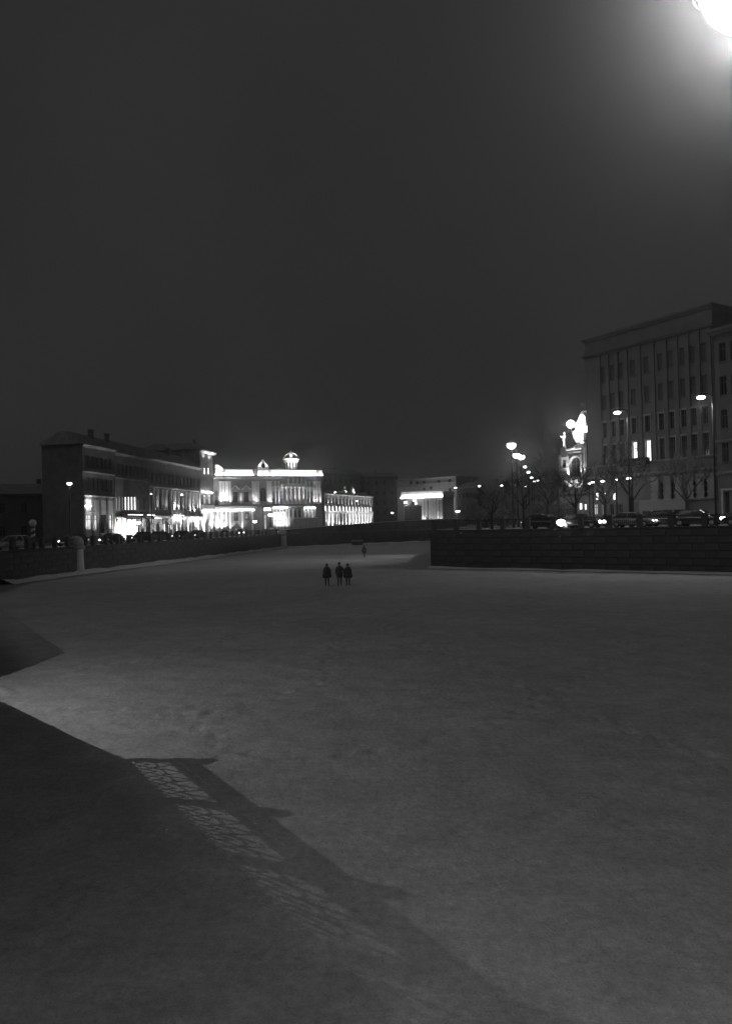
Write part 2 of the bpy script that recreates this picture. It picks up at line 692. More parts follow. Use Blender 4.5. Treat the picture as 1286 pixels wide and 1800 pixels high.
qw = quay('quay_wall', QL, 'long dark granite quay wall of the left bank below the parked cars', SLL)
for k_ in range(2, len(QL) - 1):
    facing(qw, QL[k_], QL[k_ + 1], SLL, k_, 2.2, 5)
qw = quay('quay_wall', [FE, RC, RE], 'dark granite quay wall of the right bank below the bare trees', SLR)
facing(qw, RC, RC + RD * 33, SLR, 9, 2.1, 6)
quay('quay_wall', [Vector((1.80, -1.2, 0)), Vector((1.85, 3.3, 0)), Vector((70, 8, 0))],
     'granite quay wall carrying the bright mast lamp at right', side=-1)
drift('snow_bank', QL[2:], 'snow drifted along the foot of the left quay wall', 1.6, 0.5, 1)
drift('snow_bank', [RC, RE], 'snow drifted along the foot of the right quay wall', 0.9, 0.2, 1)
drift('snow_bank', [CL, FE], 'pale line of snow along the foot of the far wall', 1.3, 0.4, 1)

# far wall: dark face rising to the right, with a rail along its top coloured as if lit
fw = thing('far_bridge_wall', 'long dark wall across the far end of canal, rising to the right', 'bridge')
fpts = [CL.lerp(FE, k / 12) for k in range(13)]


def ftop(i):
    t = i / 12
    return SL + 0.55 + 1.75 * math.sin(min(1.0, t * 1.0) * math.pi / 2)


offset_strip(fpts, 0.7, 0.0, -0.4, lambda i: ftop(i) - 0.35).build('wall_face', 'granite', fw)
offset_strip(fpts, 0.5, 0.02, lambda i: ftop(i) - 0.345, lambda i: ftop(i)).build('parapet', 'granite', fw)
offset_strip(fpts, 0.42, 0.08, lambda i: ftop(i) + .004, lambda i: ftop(i) + 0.13).build('top_rail', 'lit_snow', fw)  # snow white stands in for lamplight on the rail
offset_strip(fpts, 12.0, -0.75, lambda i: max(SL - .3, ftop(i) - 1.7), lambda i: max(SL + .02, ftop(i) - 1.0)).build('deck', 'street', fw)


# pale round pier at the corner, and another half way along the left quay
def quay_pier(p, label, r=1.0, tall=SL):
    t = thing('quay_pier', label, 'stone pier', (p.x, p.y, 0))
    MB().lathe([(r * 1.35, -0.3), (r * 1.35, 0.35), (r * 1.0, 0.5), (r * .92, tall * .5), (r * .9, tall - .25)], 16).build('shaft', 'stucco_white', t, smooth=False)
    MB().lathe([(r * 1.12, tall - .24), (r * 1.15, tall + .02), (r * 1.0, tall + .2)], 16).build('ledge', 'granite_pale', t)
    MB().lathe([(r * .95, tall + .2), (r * .98, tall + .55), (r * .8, tall + .95), (r * .45, tall + 1.18), (0.02, tall + 1.25)], 16).build('snow_cap', 'snow', t, smooth=True)
    return t


pp = onz(133, 1009)
quay_pier(Vector((pp.x, pp.y + .3, 0)), 'pale rounded stone pier standing out from the left quay wall', 0.85, 3.0)
quay_pier(CL + Vector((0.2, 0.2, 0)), 'pale rounded corner pier where left quay meets the far wall', 1.0, 2.9)

# two low landing stages at the foot of the far wall
for (xa, xb, ya, yb, lab) in ((617, 637, 950, 958, 'dim low landing stage with pale edge at foot of far wall'),
                              (707, 738, 946, 953, 'brighter low landing stage under far wall, right of the lone walker')):
    a, b = onz(xa, yb), onz(xb, yb - .4)
    d = (Vector((b.x, b.y, 0)) - Vector((a.x, a.y, 0)))
    L = d.length
    t = thing('landing_stage', lab, 'landing stage', (a.x, a.y - 1.2, 0), math.atan2(d.y, d.x))
    MB().prism([(0.35, 0.0), (L - .35, 0.0), (L, .75), (0, .75)], -0.1, 1.9, 'y').build('hull', 'granite', t)
    MB().box(-.05, L + .05, -0.22, 1.95, .754, .95).build('deck_edge', 'granite_pale', t)
    MB().box(0.1, L - .1, -0.16, 1.85, .954, 1.2).build('snow_cover', 'snow', t)
    for x in (0.15, L - .15):
        MB().tube([(x, 1.7, .9), (x, 1.7, 2.4)], .06, 6).build('post', 'iron', t)

# ------------------------------------------------------------------ quay railings
PITCH_R = 2.75


def railing_panel_mesh(w, h):
    mb = MB()
    mb.box(0, w, -.035, .035, h - .07, h)
    mb.box(0, w, -.02, .02, h - .20, h - .165)
    mb.box(0, w, -.025, .025, .14, .18)
    n = 13
    for k in range(n):
        x = (k + .5) * w / n
        mb.box(x - .014, x + .014, -.014, .014, .18, h - .07)
        c = (x + w / n / 2 if k < n - 1 else None)
        if c:
            pts = [(c + (w / n / 2) * math.cos(t) * .9, 0, h * .5 + .13 * math.sin(t)) for t in [2 * math.pi * q / 8 for q in range(9)]]
            mb.tube(pts, .010, 3, False)
    return mb.mesh('railing_panel')


RP_MESH = railing_panel_mesh(PITCH_R - .42, 0.98)
RP_MESH.materials.append(M('iron'))
ped = MB()
ped.box(-.21, .21, -.21, .21, 0, .98)
ped.box(-.25, .25, -.25, .25, .984, 1.10)
PED_MESH = ped.mesh('pedestal')
PED_MESH.materials.append(M('granite'))


def quay_railing(poly, label, inset, z0):
    t = thing('quay_railing', label, 'railing')
    for k in range(len(poly) - 1):
        a, b = poly[k], poly[k + 1]
        d = b - a
        m = max(1, round(d.length / PITCH_R))
        st = d.length / m
        dn = d.normalized()
        nn = Vector((-dn.y, dn.x, 0)) * inset
        rz = math.atan2(d.y, d.x)
        for j in range(m):
            p = a + dn * (st * j) + nn
            o = obj('pedestal', PED_MESH, None, t, (p.x, p.y, z0 + .105), rz)
            q = p + dn * .21
            o = obj('railing_panel', RP_MESH, None, t, (q.x, q.y, z0 + .105), rz)
            o.scale = ((st - .42) / (PITCH_R - .42), 1, 1)
    return t


quay_railing(QL[2:], 'iron railing with stone posts along the left quay', 0.3, SLL)
quay_railing([RC + RD * .4, RC + RD * 46], 'iron railing with stone posts along the right quay', 0.3, SLR)

# ------------------------------------------------------------------ the near bridge: its railing throws the shadow on the snow
LAMP_P = Vector((-12.7, 16.0, 6.3))
ZB, ZL, ZR, ZT = 4.13, 4.352, 4.457, 4.528
nb = thing('near_bridge', 'near bridge with stone parapet and lattice railing casting the shadow', 'bridge')
RA = -0.06
dk = [su(-4, -.3), su(22.7, -.3), su(22.7, -13), su(-4, -13)]
MB().prism([(p.x, p.y) for p in dk], 2.3, SL - .01).build('deck', 'street', nb)
ra = math.atan2(U.y, U.x)
rail = bpy.data.objects.new('railing', None)
COL.objects.link(rail)
rail.parent = nb
rail.location = su(0, RA, 0)
rail.rotation_euler = (0, 0, ra)
SHIFT = 18.70
STEP = 0.927
MB().box(-3.9, SHIFT + .05, -.12, .12, 2.3, 3.99).build('parapet_base', 'granite', rail)
# end wing sweeping down beside the last post
wing = [(SHIFT + .05, 2.3), (22.7, 2.3), (22.7, 3.08), (21.8, 3.24), (20.7, 3.50), (19.56, 3.77), (19.1, 3.89), (SHIFT + .05, 3.99)]
MB().prism(wing, -.11, .11, 'y').build('end_wing', 'granite', rail)
MB().box(-3.9, SHIFT, -.022, .022, ZR - .042, ZR).build('hand_rail', 'iron', rail)
MB().box(-3.9, SHIFT, -.012, .012, ZL, ZL + .030).build('middle_rail', 'iron', rail)
MB().box(-3.9, SHIFT, -.01, .01, ZB - .014, ZB).build('lower_rail', 'iron', rail)
pm = MB()
pm.box(-.032, .032, -.03, .03, 3.99, ZT - .012)
pm.box(-.038, .038, -.036, .036, ZT - .012, ZT + .006)
pm = pm.mesh('post')
pm.materials.append(M('iron'))
lm = MB()
w, h = STEP - .05, ZL - ZB
nC = 5
cw = w / nC
for k in range(nC):
    xc = .025 + (k + .5) * cw
    # bars fanning up to the rail over a finer crossed mesh
    zm = ZB + h * .45
    lm.box(xc - cw * .5 - .008, xc - cw * .5 + .008, -.008, .008, 3.992, ZB)
    lm.tube([(xc - cw * .5, 0, zm), (xc, 0, ZL)], .0085, 4, False)
    lm.tube([(xc, 0, ZL), (xc + cw * .5, 0, zm)], .0085, 4, False)
    for q in (0, 1):
        xa = xc + (q - .5) * cw * .5
        lm.tube([(xa - cw * .25, 0, ZB), (xa + cw * .25, 0, zm)], .0078, 4, False)
        lm.tube([(xa + cw * .25, 0, ZB), (xa - cw * .25, 0, zm)], .0078, 4, False)
    lm.tube([(xc - cw * .5, 0, zm), (xc - cw * .22, 0, zm + h * .16), (xc + cw * .22, 0, zm + h * .16), (xc + cw * .5, 0, zm)], .0078, 4, False)
lm = lm.mesh('lattice_panel')
lm.materials.append(M('iron'))
for k in range(24):
    x = SHIFT - k * STEP
    obj('post', pm, None, rail, (x, 0, 0))
    obj('lattice_panel', lm, None, rail, (x - STEP, 0, 0))
# solid parapet of the bank, continuing the same line
pw = offset_strip([su(23.35, -.1), su(54, -.1)], .13, .13, SLL + .105, 4.5).build('quay_parapet', 'granite')
tag(pw, 'solid stone parapet on the near left bank beyond the bridge end', 'parapet')

# the bridge lamp that throws the railing's shadow (left of the frame)
t = thing('lamp_post', 'low bridge lamp with bare bulb left of frame, casting railing shadow', 'street lamp', (LAMP_P.x, LAMP_P.y, SL))
MB().lathe([(.16, 0), (.16, .12), (.09, .3), (.05, .6), (.04, 2.7), (.07, 2.74), (.03, 2.8)], 10).build('post', 'iron', t)
MB().ball((0, 0, LAMP_P.z - SL + .09), .05, 12).build('bulb', 'lamp_bridge', t, smooth=True)
glow(t, (0, 0, LAMP_P.z - SL), BRIDGE_W, .009)
MB().lathe([(.20, 3.05), (.16, 3.12), (.03, 3.2)], 10).build('cap', 'iron', t)

# the tall lamp whose head blazes in the top right corner
mp = at(1303, -14, 3.0)
t = thing('mast_lamp', 'blazing lamp head in the top right corner of the view', 'street lamp', (mp.x + .9, mp.y + .1, SL))
HZ = mp.z - SL
MB().lathe([(.16, 0), (.16, .5), (.11, .7), (.07, HZ + .3)], 10).build('mast', 'iron', t)
MB().tube([(0, 0, HZ + .15), (-.45, -.05, HZ + .28), (-.8, -.09, HZ + .17)], [.035, .03, .025], 8).build('arm', 'iron', t)
MB().lathe([(.04, HZ + .19), (.13, HZ + .14), (.19, HZ + .06), (.19, HZ + .04)], 24, (-.9, -.1)).build('hood', 'iron', t, smooth=True)
MB().lathe([(.01, HZ - .14), (.08, HZ - .125), (.13, HZ - .07), (.155, HZ - .01), (.165, HZ + .036)], 24, (-.9, -.1)).build('lens', 'lamp_mast', t, smooth=True)
glow(t, (-.9, -.1, HZ - .22), MAST_W, .07)
spot(t, (-.98, -.3, HZ - .05), (-mp.x - .9, -mp.y - 1.2, CAM_Z - SL), 4400 / FLOOD, 36, .9, .07)  # added beam towards the camera, only to strengthen the halo

# ------------------------------------------------------------------ street lamps
def street_lamp(px, py, y, label, arm=0.0, size=0.28, glow_mat='lamp', flat_=0.45, group=None, watts=None, cut=True):
    watts = watts or (LAMP_W if glow_mat == 'lamp' else LAMP_FAR_W)
    p = at(px, py, y)
    z0 = sl(p)
    H = p.z - z0
    t = thing('street_lamp', label, 'street lamp', (p.x + arm, p.y, z0), 0, group)
    r = 0.10
    MB().lathe([(r * 1.6, 0), (r * 1.6, .5), (r, .7), (r * .6, H + .1)], 8).build('post', 'iron', t)
    if abs(arm) > .05:
        MB().tube([(0, 0, H + .05), (-arm * .5, 0, H + .28), (-arm * .9, 0, H + .2)], .045, 6).build('arm', 'iron', t)
    MB().lathe([(size * .2, H + size * .6), (size * .8, H + size * .45), (size * 1.05, H + size * .14)], 10, (-arm, 0)).build('hood', 'iron', t, smooth=True)
    MB().ball((-arm, 0, H - size * .25), size, 10, flat_).build('lens', glow_mat, t, smooth=True)
    lz = H - size * (.25 + flat_) - .12
    if cut:
        spot(t, (-arm, 0, lz), (-arm, 0, lz - 5), watts * (size / .28) ** 2 / FLOOD, 164, .5, .08)
    else:
        glow(t, (-arm, 0, lz), watts * (size / .28) ** 2, .08)
        spot(t, (-arm - .2, 0, lz), (-arm - 45, -6, lz - 15), 3000 / FLOOD, 60, .8, .1)  # added beam across the ice, brightens the snow by the left quay
    return t


G = 'lamps in the rising row above the right bank'
street_lamp(898, 781, 97, 'largest and highest lamp of the rising row, left of the lit tower', .0, .60, 'lamp', .8, G, 230, False)
street_lamp(907, 799, 108, 'second lamp of the rising row, below the largest', .0, .52, 'lamp', .8, G, 230, False)
street_lamp(915.5, 802, 112, 'third lamp of the rising row, close beside the second', .0, .52, 'lamp', .8, G, 230, False)
street_lamp(922, 820, 126, 'fourth lamp of the rising row, halfway down', .0, .28, 'lamp_far', .6, G)
street_lamp(928, 829.5, 138, 'fifth lamp of the rising row', .0, .28, 'lamp_far', .6, G)
street_lamp(934, 839, 152, 'sixth lamp of the rising row', .0, .30, 'lamp_far', .6, G)
street_lamp(938, 845.5, 166, 'lowest lamp of the rising row', .0, .26, 'lamp_far', .6, G)
street_lamp(944, 844.5, 172, 'last lamp at the right end of the rising row', .0, .28, 'lamp_far', .6, G)
G = 'lamps beyond the far end of the canal'
street_lamp(842, 854, 130, 'leftmost of three even lamps left of the tree row', .0, .22, 'lamp_far', .5, G)
street_lamp(881, 853, 130, 'middle of three even lamps above the bushes', .0, .22, 'lamp_far', .5, G)
street_lamp(923.5, 854.5, 130, 'rightmost of three even lamps, under the rising row', .0, .20, 'lamp_far', .5, G)
street_lamp(800, 857, 235, 'small lamp at right edge of the far pale block', .0, .36, 'lamp_far', .6, G)
street_lamp(712, 882.5, 245, 'small lamp at left of the lit far portico', .0, .50, 'lamp_far', .8, G)
street_lamp(689, 901, 215, 'low small lamp left of the far portico', .0, .36, 'lamp_far', .6, G)
street_lamp(804, 898, 206, 'wide low lamp at right foot of far pale block', .0, .60, 'lamp_far', .5, G, 160)
street_lamp(589, 865, 180, 'small lamp over the arcaded hall', .0, .24, 'lamp_far', .6, G, 900)
street_lamp(627, 880, 188, 'faint lamp before the arcaded hall', .0, .20, 'lamp_far', .6, G, 900)
G = 'tall lamps on the right quay'
street_lamp(1084, 724, 74, 'tall lamp on right quay before the dark house, left one', 1.0, .36, 'lamp', .42, G, 650)
street_lamp(1231, 697, 66, 'tall lamp on right quay before the dark house, right one', 1.0, .38, 'lamp', .42, G, 650)
G = 'low lamps along the foot of the dark house'
for (x, y, d, s, lab) in ((1104, 840, 90, .26, 'rightmost of the low lamps before the dark house'),
                          (1082, 842.5, 95, .20, 'small low lamp second from right before dark house'),
                          (1059, 844.5, 97, .32, 'widest low lamp between tower and dark house'),
                          (1041, 847, 102, .26, 'low lamp just right of the lit tower'),
                          (1034.5, 849.5, 106, .22, 'lowest lamp touching the right side of the lit tower')):
    street_lamp(x, y, d, lab, 0, s, 'lamp_far', .5, G)
G = 'lamps along the left bank'
for (x, y, d, s, lab) in ((122.5, 849, 90, .30, 'single lamp on the left before the dark houses'),
                          (244, 918, 118, .34, 'wide low lamp under the shop awnings at left'),
                          (320, 869, 140, .22, 'lamp above the long pale shop front at left'),
                          (266, 868, 132, .14, 'faint lamp left of the pale shop front'),
                          (393, 922, 165, .55, 'bright low lamp at left corner of the lit mansion'),
                          (448, 916, 172, .50, 'bright low lamp left of the mansion porch'),
                          (476, 904, 172, .62, 'round bright lamp right of the mansion porch')):
    street_lamp(x, y, d, lab, 0, s, 'lamp_far', .6, G, 700 if x == 122.5 else None)


# ------------------------------------------------------------------ buildings
class Facade:
    """a vertical plane with local x along it and z up; knows where a pixel of the photograph meets it"""
    def __init__(s, p0, p1, z0=None):
        s.p0, s.p1 = Vector((p0[0], p0[1], 0)), Vector((p1[0], p1[1], 0))
        s.z0 = sl((s.p0 + s.p1) / 2) if z0 is None else z0
        s.d = (s.p1 - s.p0).normalized()
        s.n = Vector((-s.d.y, s.d.x, 0))
        s.len = (s.p1 - s.p0).length
        s.rz = math.atan2(s.d.y, s.d.x)

    def xz(s, px, py, off=0.0):
        o = Vector((0, 0, CAM_Z))
        d = ray(px, py)
        p0 = s.p0 + s.n * off
        t = (p0 - o).dot(s.n) / d.dot(s.n)
        q = o + d * t
        return (q - s.p0).dot(s.d), q.z - s.z0

    def rect(s, xa, xb, ya, yb):
        xm, ym = (xa + xb) / 2, (ya + yb) / 2
        return (s.xz(xa, ym)[0], s.xz(xb, ym)[0], s.xz(xm, yb)[1], s.xz(xm, ya)[1])


_wcache = {}


def window_meshes(w, h, arch, pane_mat):
    key = (round(w, 2), round(h, 2), arch, pane_mat)
    if key in _wcache:
        return _wcache[key]
    f = min(.09, w * .1)
    y0, y1 = .14, .20
    mb = MB()
    if arch:
        r = w / 2
        hs = h - r
        mb.box(0, f, y0, y1, 0, hs)
        mb.box(w - f, w, y0, y1, 0, hs)
        mb.box(f, w - f, y0, y1, 0, f)
        mb.box(w / 2 - f / 2, w / 2 + f / 2, y0, y1, f, h - f)
        mb.box(f, w - f, y0 + .01, y1 - .01, hs - f / 2, hs + f / 2)
        k = 10
        for i in range(k):
            a, b = math.pi * i / k, math.pi * (i + 1) / k
            q = lambda rr, t: (r + rr * math.cos(t), hs + rr * math.sin(t))
            mb.prism([q(r, a), q(r, b), q(r - f, b), q(r - f, a)], y1, y0, 'y')
        pm = MB()
        pts = [(0, 0), (w, 0)] + [(r + r * math.cos(math.pi * i / k), hs + r * math.sin(math.pi * i / k)) for i in range(k + 1)]
        pm.prism(pts, y1 + .02, y1 + .005, 'y')
    else:
        mb.box(0, f, y0, y1, 0, h)
        mb.box(w - f, w, y0, y1, 0, h)
        mb.box(f, w - f, y0, y1, 0, f)
        mb.box(f, w - f, y0, y1, h - f, h)
        mb.box(w / 2 - f / 2, w / 2 + f / 2, y0 + .005, y1 - .005, f, h - f)
        mb.box(f, w - f, y0 + .01, y1 - .01, h * .66, h * .66 + f)
        pm = MB()
        pm.box(0, w, y1 + .005, y1 + .02, 0, h)
    a = mb.mesh('window')
    a.materials.append(M('frame'))
    b = pm.mesh('pane')
    b.materials.append(M(pane_mat))
    _wcache[key] = (a, b)
    return a, b


class House:
    def __init__(s, name, label, F, height, wall='stucco_dark', depth=14, roof=2.5, cat='building', group=None,
                 roofmat='roof', x0=0.0, x1=None):
        s.F = F
        s.t = thing(name, label, cat, (F.p0.x, F.p0.y, F.z0), F.rz, group)
        s.h, s.wall, s.depth, s.roof, s.roofmat = height, wall, depth, roof, roofmat
        s.x0, s.x1 = x0, (F.len if x1 is None else x1)
        s.win = []
        s.split = None                 # (height, paler material below it, painting in the lit ground floor)

    def w(s, x, z, w, h, pane='glass', arch=False, sill=True):
        s.win.append((x, z, w, h, pane, arch, sill))

    def wpx(s, xa, xb, ya, yb, pane='glass', arch=False, sill=True):
        a, b, z0, z1 = s.F.rect(xa, xb, ya, yb)
        s.w(a, z0, b - a, z1 - z0, pane, arch, sill)

    def row(s, xa, xb, n, z, h, w, pane='glass', arch=False, lit=()):
        st = (xb - xa) / n
        for k in range(n):
            pn = lit[k] if isinstance(lit, dict) and k in lit else pane
            s.w(xa + st * (k + .5) - w / 2, z, w, h, pn, arch)

    def part(s, name, mat, *boxes):
        mb = MB()
        for b in boxes:
            mb.box(*b)
        return mb.build(name, mat, s.t)

    def finish(s):
        X0, X1, H, D = s.x0, s.x1, s.h, s.depth
        win = [w for w in s.win if w[0] > X0 + .05 and w[0] + w[2] < X1 - .05 and w[1] + w[3] < H - .05]
        win = [(x, max(z, .05), w, h + min(0, z - .05), p, a, sl) for (x, z, w, h, p, a, sl) in win]
        xs = sorted(set([X0, X1] + [round(w[0], 4) for w in win] + [round(w[0] + w[2], 4) for w in win]))
        zs = sorted(set([0.0, H] + ([s.split[0]] if s.split else []) + [round(w[1], 4) for w in win] + [round(w[1] + w[3], 4) for w in win]))
        mb, lo_ = MB(), MB()
        for i in range(len(xs) - 1):
            for j in range(len(zs) - 1):
                cx, cz = (xs[i] + xs[i + 1]) / 2, (zs[j] + zs[j + 1]) / 2
                if any(w[0] < cx < w[0] + w[2] and w[1] < cz < w[1] + w[3] for w in win):
                    continue
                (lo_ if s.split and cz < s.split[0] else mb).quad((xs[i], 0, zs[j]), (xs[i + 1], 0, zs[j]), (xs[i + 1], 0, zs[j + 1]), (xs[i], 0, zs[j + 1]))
        for (x, z, w, h, p, a, sl) in win:
            d = .24
            x1, z1 = x + w, z + h
            mb.quad((x, 0, z), (x, d, z), (x, d, z1), (x, 0, z1))
            mb.quad((x1, 0, z), (x1, 0, z1), (x1, d, z1), (x1, d, z))
            mb.quad((x, 0, z), (x1, 0, z), (x1, d, z), (x, d, z))
            mb.quad((x, 0, z1), (x, d, z1), (x1, d, z1), (x1, 0, z1))
            if a:
                r, hs, k = w / 2, z1 - w / 2, 6
                for sg in (-1, 1):
                    for i in range(k):
                        t0, t1 = math.pi / 2 * i / k, math.pi / 2 * (i + 1) / k
                        q = [(x + r + sg * r * math.cos(t), hs + r * math.sin(t)) for t in (t0, t1)]
                        mb.quad((q[0][0], 0.0, q[0][1]), (q[1][0], 0.0, q[1][1]), (q[1][0], 0.0, z1), (q[0][0], 0.0, z1))
        mb.quad((X0, D, 0), (X0, 0, 0), (X0, 0, H), (X0, D, H))
        mb.quad((X1, 0, 0), (X1, D, 0), (X1, D, H), (X1, 0, H))
        mb.quad((X1, D, 0), (X0, D, 0), (X0, D, H), (X1, D, H))
        mb.quad((X0, 0, H), (X1, 0, H), (X1, D, H), (X0, D, H))
        mb.build('wall', s.wall, s.t)
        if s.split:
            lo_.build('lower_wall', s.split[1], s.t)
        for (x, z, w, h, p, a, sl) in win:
            fm, pm = window_meshes(w, h, a, p)
            o = obj('window', fm, None, s.t, (x, 0, z))
            obj('pane', pm, None, o)
            if sl and w > .7:
                MB().box(-.1, w + .1, -.12, .1, -.12, -.006).build('sill', s.wall, o)
        # roof
        if s.roof > 0:
            e = .35
            r = MB()
            z0, z1 = H + .01, H + s.roof
            ins = min(D * .4, s.roof * 1.5)
            r.add([(X0 - e, -e, z0), (X1 + e, -e, z0), (X1 + e, D + e, z0), (X0 - e, D + e, z0),
                   (X0 + .6, ins, z1), (X1 - .6, ins, z1), (X1 - .6, D - ins, z1), (X0 + .6, D - ins, z1)],
                  [(3, 2, 1, 0), (4, 5, 6, 7), (0, 1, 5, 4), (1, 2, 6, 5), (2, 3, 7, 6), (3, 0, 4, 7)])
            ro = r.build('roof', s.roofmat, s.t)
            rnd = random.Random(int(X1 * 10 + H * 7))
            for k in range(max(1, int((X1 - X0) / 9))):
                cx = rnd.uniform(X0 + 1.5, X1 - 1.5)
                cy = rnd.uniform(ins * .6, D * .5)
                c = MB()
                c.box(cx - .4, cx + .4, cy, cy + .6, H + .2, z1 + .9)
                c.box(cx - .5, cx + .5, cy - .1, cy + .7, z1 + .904, z1 + 1.05)
                c.build('chimney', s.wall, ro)
        return s

    def cornice(s, z, proj=.35, th=.35, mat=None, xa=None, xb=None, name='cornice'):
        xa = s.x0 - proj * .5 if xa is None else xa
        xb = s.x1 + proj * .5 if xb is None else xb
        mb = MB()
        mb.prism([(0.01, z), (-proj * .45, z), (-proj * .6, z + th * .4), (-proj, z + th * .55), (-proj, z + th), (0.01, z + th)], xa, xb, 'x')
        return mb.build(name, mat or s.wall, s.t)

    def pilaster(s, x, z0, z1, w=.5, proj=.16, mat=None, name='pilaster'):
        mb = MB()
        mb.box(x - w / 2, x + w / 2, -proj, .01, z0 + .3, z1 - .35)
        mb.box(x - w / 2 - .07, x + w / 2 + .07, -proj - .07, .01, z0, z0 + .296)
        mb.box(x - w / 2 - .08, x + w / 2 + .08, -proj - .08, .01, z1 - .346, z1)
        return mb.build(name, mat or s.wall, s.t)

    def column(s, x, y, z0, z1, r=.28, mat=None, name='column'):
        H = z1 - z0
        return MB().lathe([(r * 1.4, z0), (r * 1.4, z0 + .15), (r * 1.05, z0 + .3), (r, z0 + H * .4), (r * .85, z1 - .4),
                           (r * 1.2, z1 - .2), (r * 1.4, z1 - .18), (r * 1.4, z1)], 10, (x, y)).build(name, mat or s.wall, s.t)

    def hood(s, x, z, w, mat=None):
        """curved window hood"""
        mb = MB()
        n = 10
        for i in range(n):
            def q(t):
                u_ = t / n * 2 - 1
                return x + u_ * w * .62, z + .42 * w * max(0, math.cos(u_ * math.pi * .75)) + .05
            a, b = q(i), q(i + 1)
            mb.prism([(a[0], a[1]), (b[0], b[1]), (b[0], b[1] + .22), (a[0], a[1] + .22)], .02, -.28, 'y')
        return mb.build('window_hood', mat or s.wall, s.t)

    def strip(s, xa, xb, z, y=-.35, th=.09, mat='strip', d=.08):
        return s.part('light_strip', mat, (xa, xb, y - d / 2, y + d / 2, z, z + th))

    def uplight(s, x, z, watts, y=-.6, aim=6.0, lean=0.9, ang=70):
        b = s.part('floodlight', 'iron', (x - .1, x + .1, y - .1, y + .1, z, z + .12))
        spot(b, (x, y, z + .2), (x, y + lean, z + aim), watts, ang)
        return b

    def down(s, x, z, watts, y=-1.2, ang=100):
        b = s.part('floodlight', 'iron', (x - .1, x + .1, y - .1, y + .1, z, z + .12))
        spot(b, (x, y, z - .05), (x, y + .5, z - 5), watts, ang)
        return b


# --- left bank terrace: a row of houses on one building line
LA, LB = plan(145, 118), plan(376, 178)
LF = Facade(LA, LB)


def lx(px):
    return LF.xz(px, 925)[0]


# 1 corner house with big ground-floor frames
h = House('corner_house', 'dark corner house at left, its ground floor lit and gridded', LF, 15.8, 'stucco_dark', 7, 2.2,
          x0=lx(147), x1=lx(203))
a, b = h.x0, h.x1
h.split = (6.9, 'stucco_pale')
h.row(a + .8, b - .8, 6, 8.4, 2.1, 1.05, 'pane_faded')
h.row(a + .8, b - .8, 6, 12.2, 1.9, 1.0, 'pane_faded')
for xa, xb in ((151, 162), (164, 172), (180, 188), (190, 198)):
    h.wpx(xa, xb, 905, 931, 'room1')
h.cornice(7.3)
h.cornice(15.4, .6, .5)
h.cornice(11.3, .2, .2, name='string_course')
for px in (149, 163, 176, 189, 201):
    h.pilaster(lx(px), .2, 7.2, .45)
h.strip(a + .3, a + 2.2, 5.75, -.25, .10, 'strip')
h.uplight(a + 1.0, 4.9, 160, -.7)
h.uplight(a + 2.2, 4.9, 60, -.7)
h.uplight(b - 1.6, .3, 160, -1.2)
h.uplight(a + 3.5, .3, 160, -1.2)
h.uplight(a + 1.2, .3, 220, -1.2)
h.uplight(a + 6.0, .3, 120, -1.2)
h.finish()
MB().box(lx(176), lx(179), -.75, -.2, 1.4, 4.4).build('hanging_sign', 'iron', h.t)

# 2 house with tall lit first-floor windows over two awnings
h = House('shop_house', 'dark house with four tall lit windows above black awnings', LF, 15.4, 'stucco_dark', 7, 2.6,
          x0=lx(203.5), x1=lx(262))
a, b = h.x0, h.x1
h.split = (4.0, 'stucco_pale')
for px in (206, 211, 216.5):
    h.wpx(px - 1.5, px + 1.5, 873, 897, 'room1')
for px in (221.5, 227, 232.5, 238):
    h.wpx(px - 2.1, px + 2.1, 873, 897, 'room2')
for px in (247, 254):
    h.wpx(px - 1.7, px + 1.7, 875, 898, 'glass')
h.row(a + .6, b - .6, 8, 11.6, 2.0, .95, 'pane_faded')
for px in (208, 213, 219, 225, 231, 237):
    h.wpx(px - 2.0, px + 2.0, 931, 946, 'shop', False, False)
for px in (247, 256):
    h.wpx(px - 2.5, px + 2.5, 917, 938, 'room1', False, False)
h.cornice(15.0, .6, .5)
h.cornice(10.9, .2, .2, name='string_course')
h.cornice(3.9, .3, .25, name='string_course')
for i, (xa, xb) in enumerate(((213, 240), (247, 270))):
    xa, xb = lx(xa), min(lx(xb), b - .1)
    z = LF.xz(226, 908)[1]
    MB().prism([(0.0, z), (-1.3, z - .5), (-1.3, z - .35), (0.0, z + 1.0)], xa, xb, 'x').build('awning', 'black_paint', h.t)
    h.part('light_strip', 'strip_soft', (xa + .1, xb - .1, -1.38, -1.305, z + .26, z + .32))
for px in (207, 214, 221, 228, 235):
    b_ = h.part('floodlight', 'iron', (lx(px) - .12, lx(px) + .12, -2.3, -2.1, .25, .4))
    spot(b_, (lx(px), -2.2, .5), (lx(px), 0, 1.6), 900, 80)
h.uplight(lx(209), .3, 260, -1.4, 5)
h.uplight(lx(220), .3, 420, -1.4, 5)
h.uplight(lx(232), .3, 420, -1.4, 5)
h.uplight(lx(250), .3, 220, -1.4, 5)
for k in range(6):
    h.pilaster(lx(206 + k * 8.5), 0.1, 3.8, .35, .14)
h.finish()
MB().prism([(0, 0), (0, .7), (.9, .55), (2.1, .35), (3.6, .1), (3.6, 0)], .5, 2.6, 'y').build('snow_heap', 'snow', h.t, (lx(208), -4.4, .0))

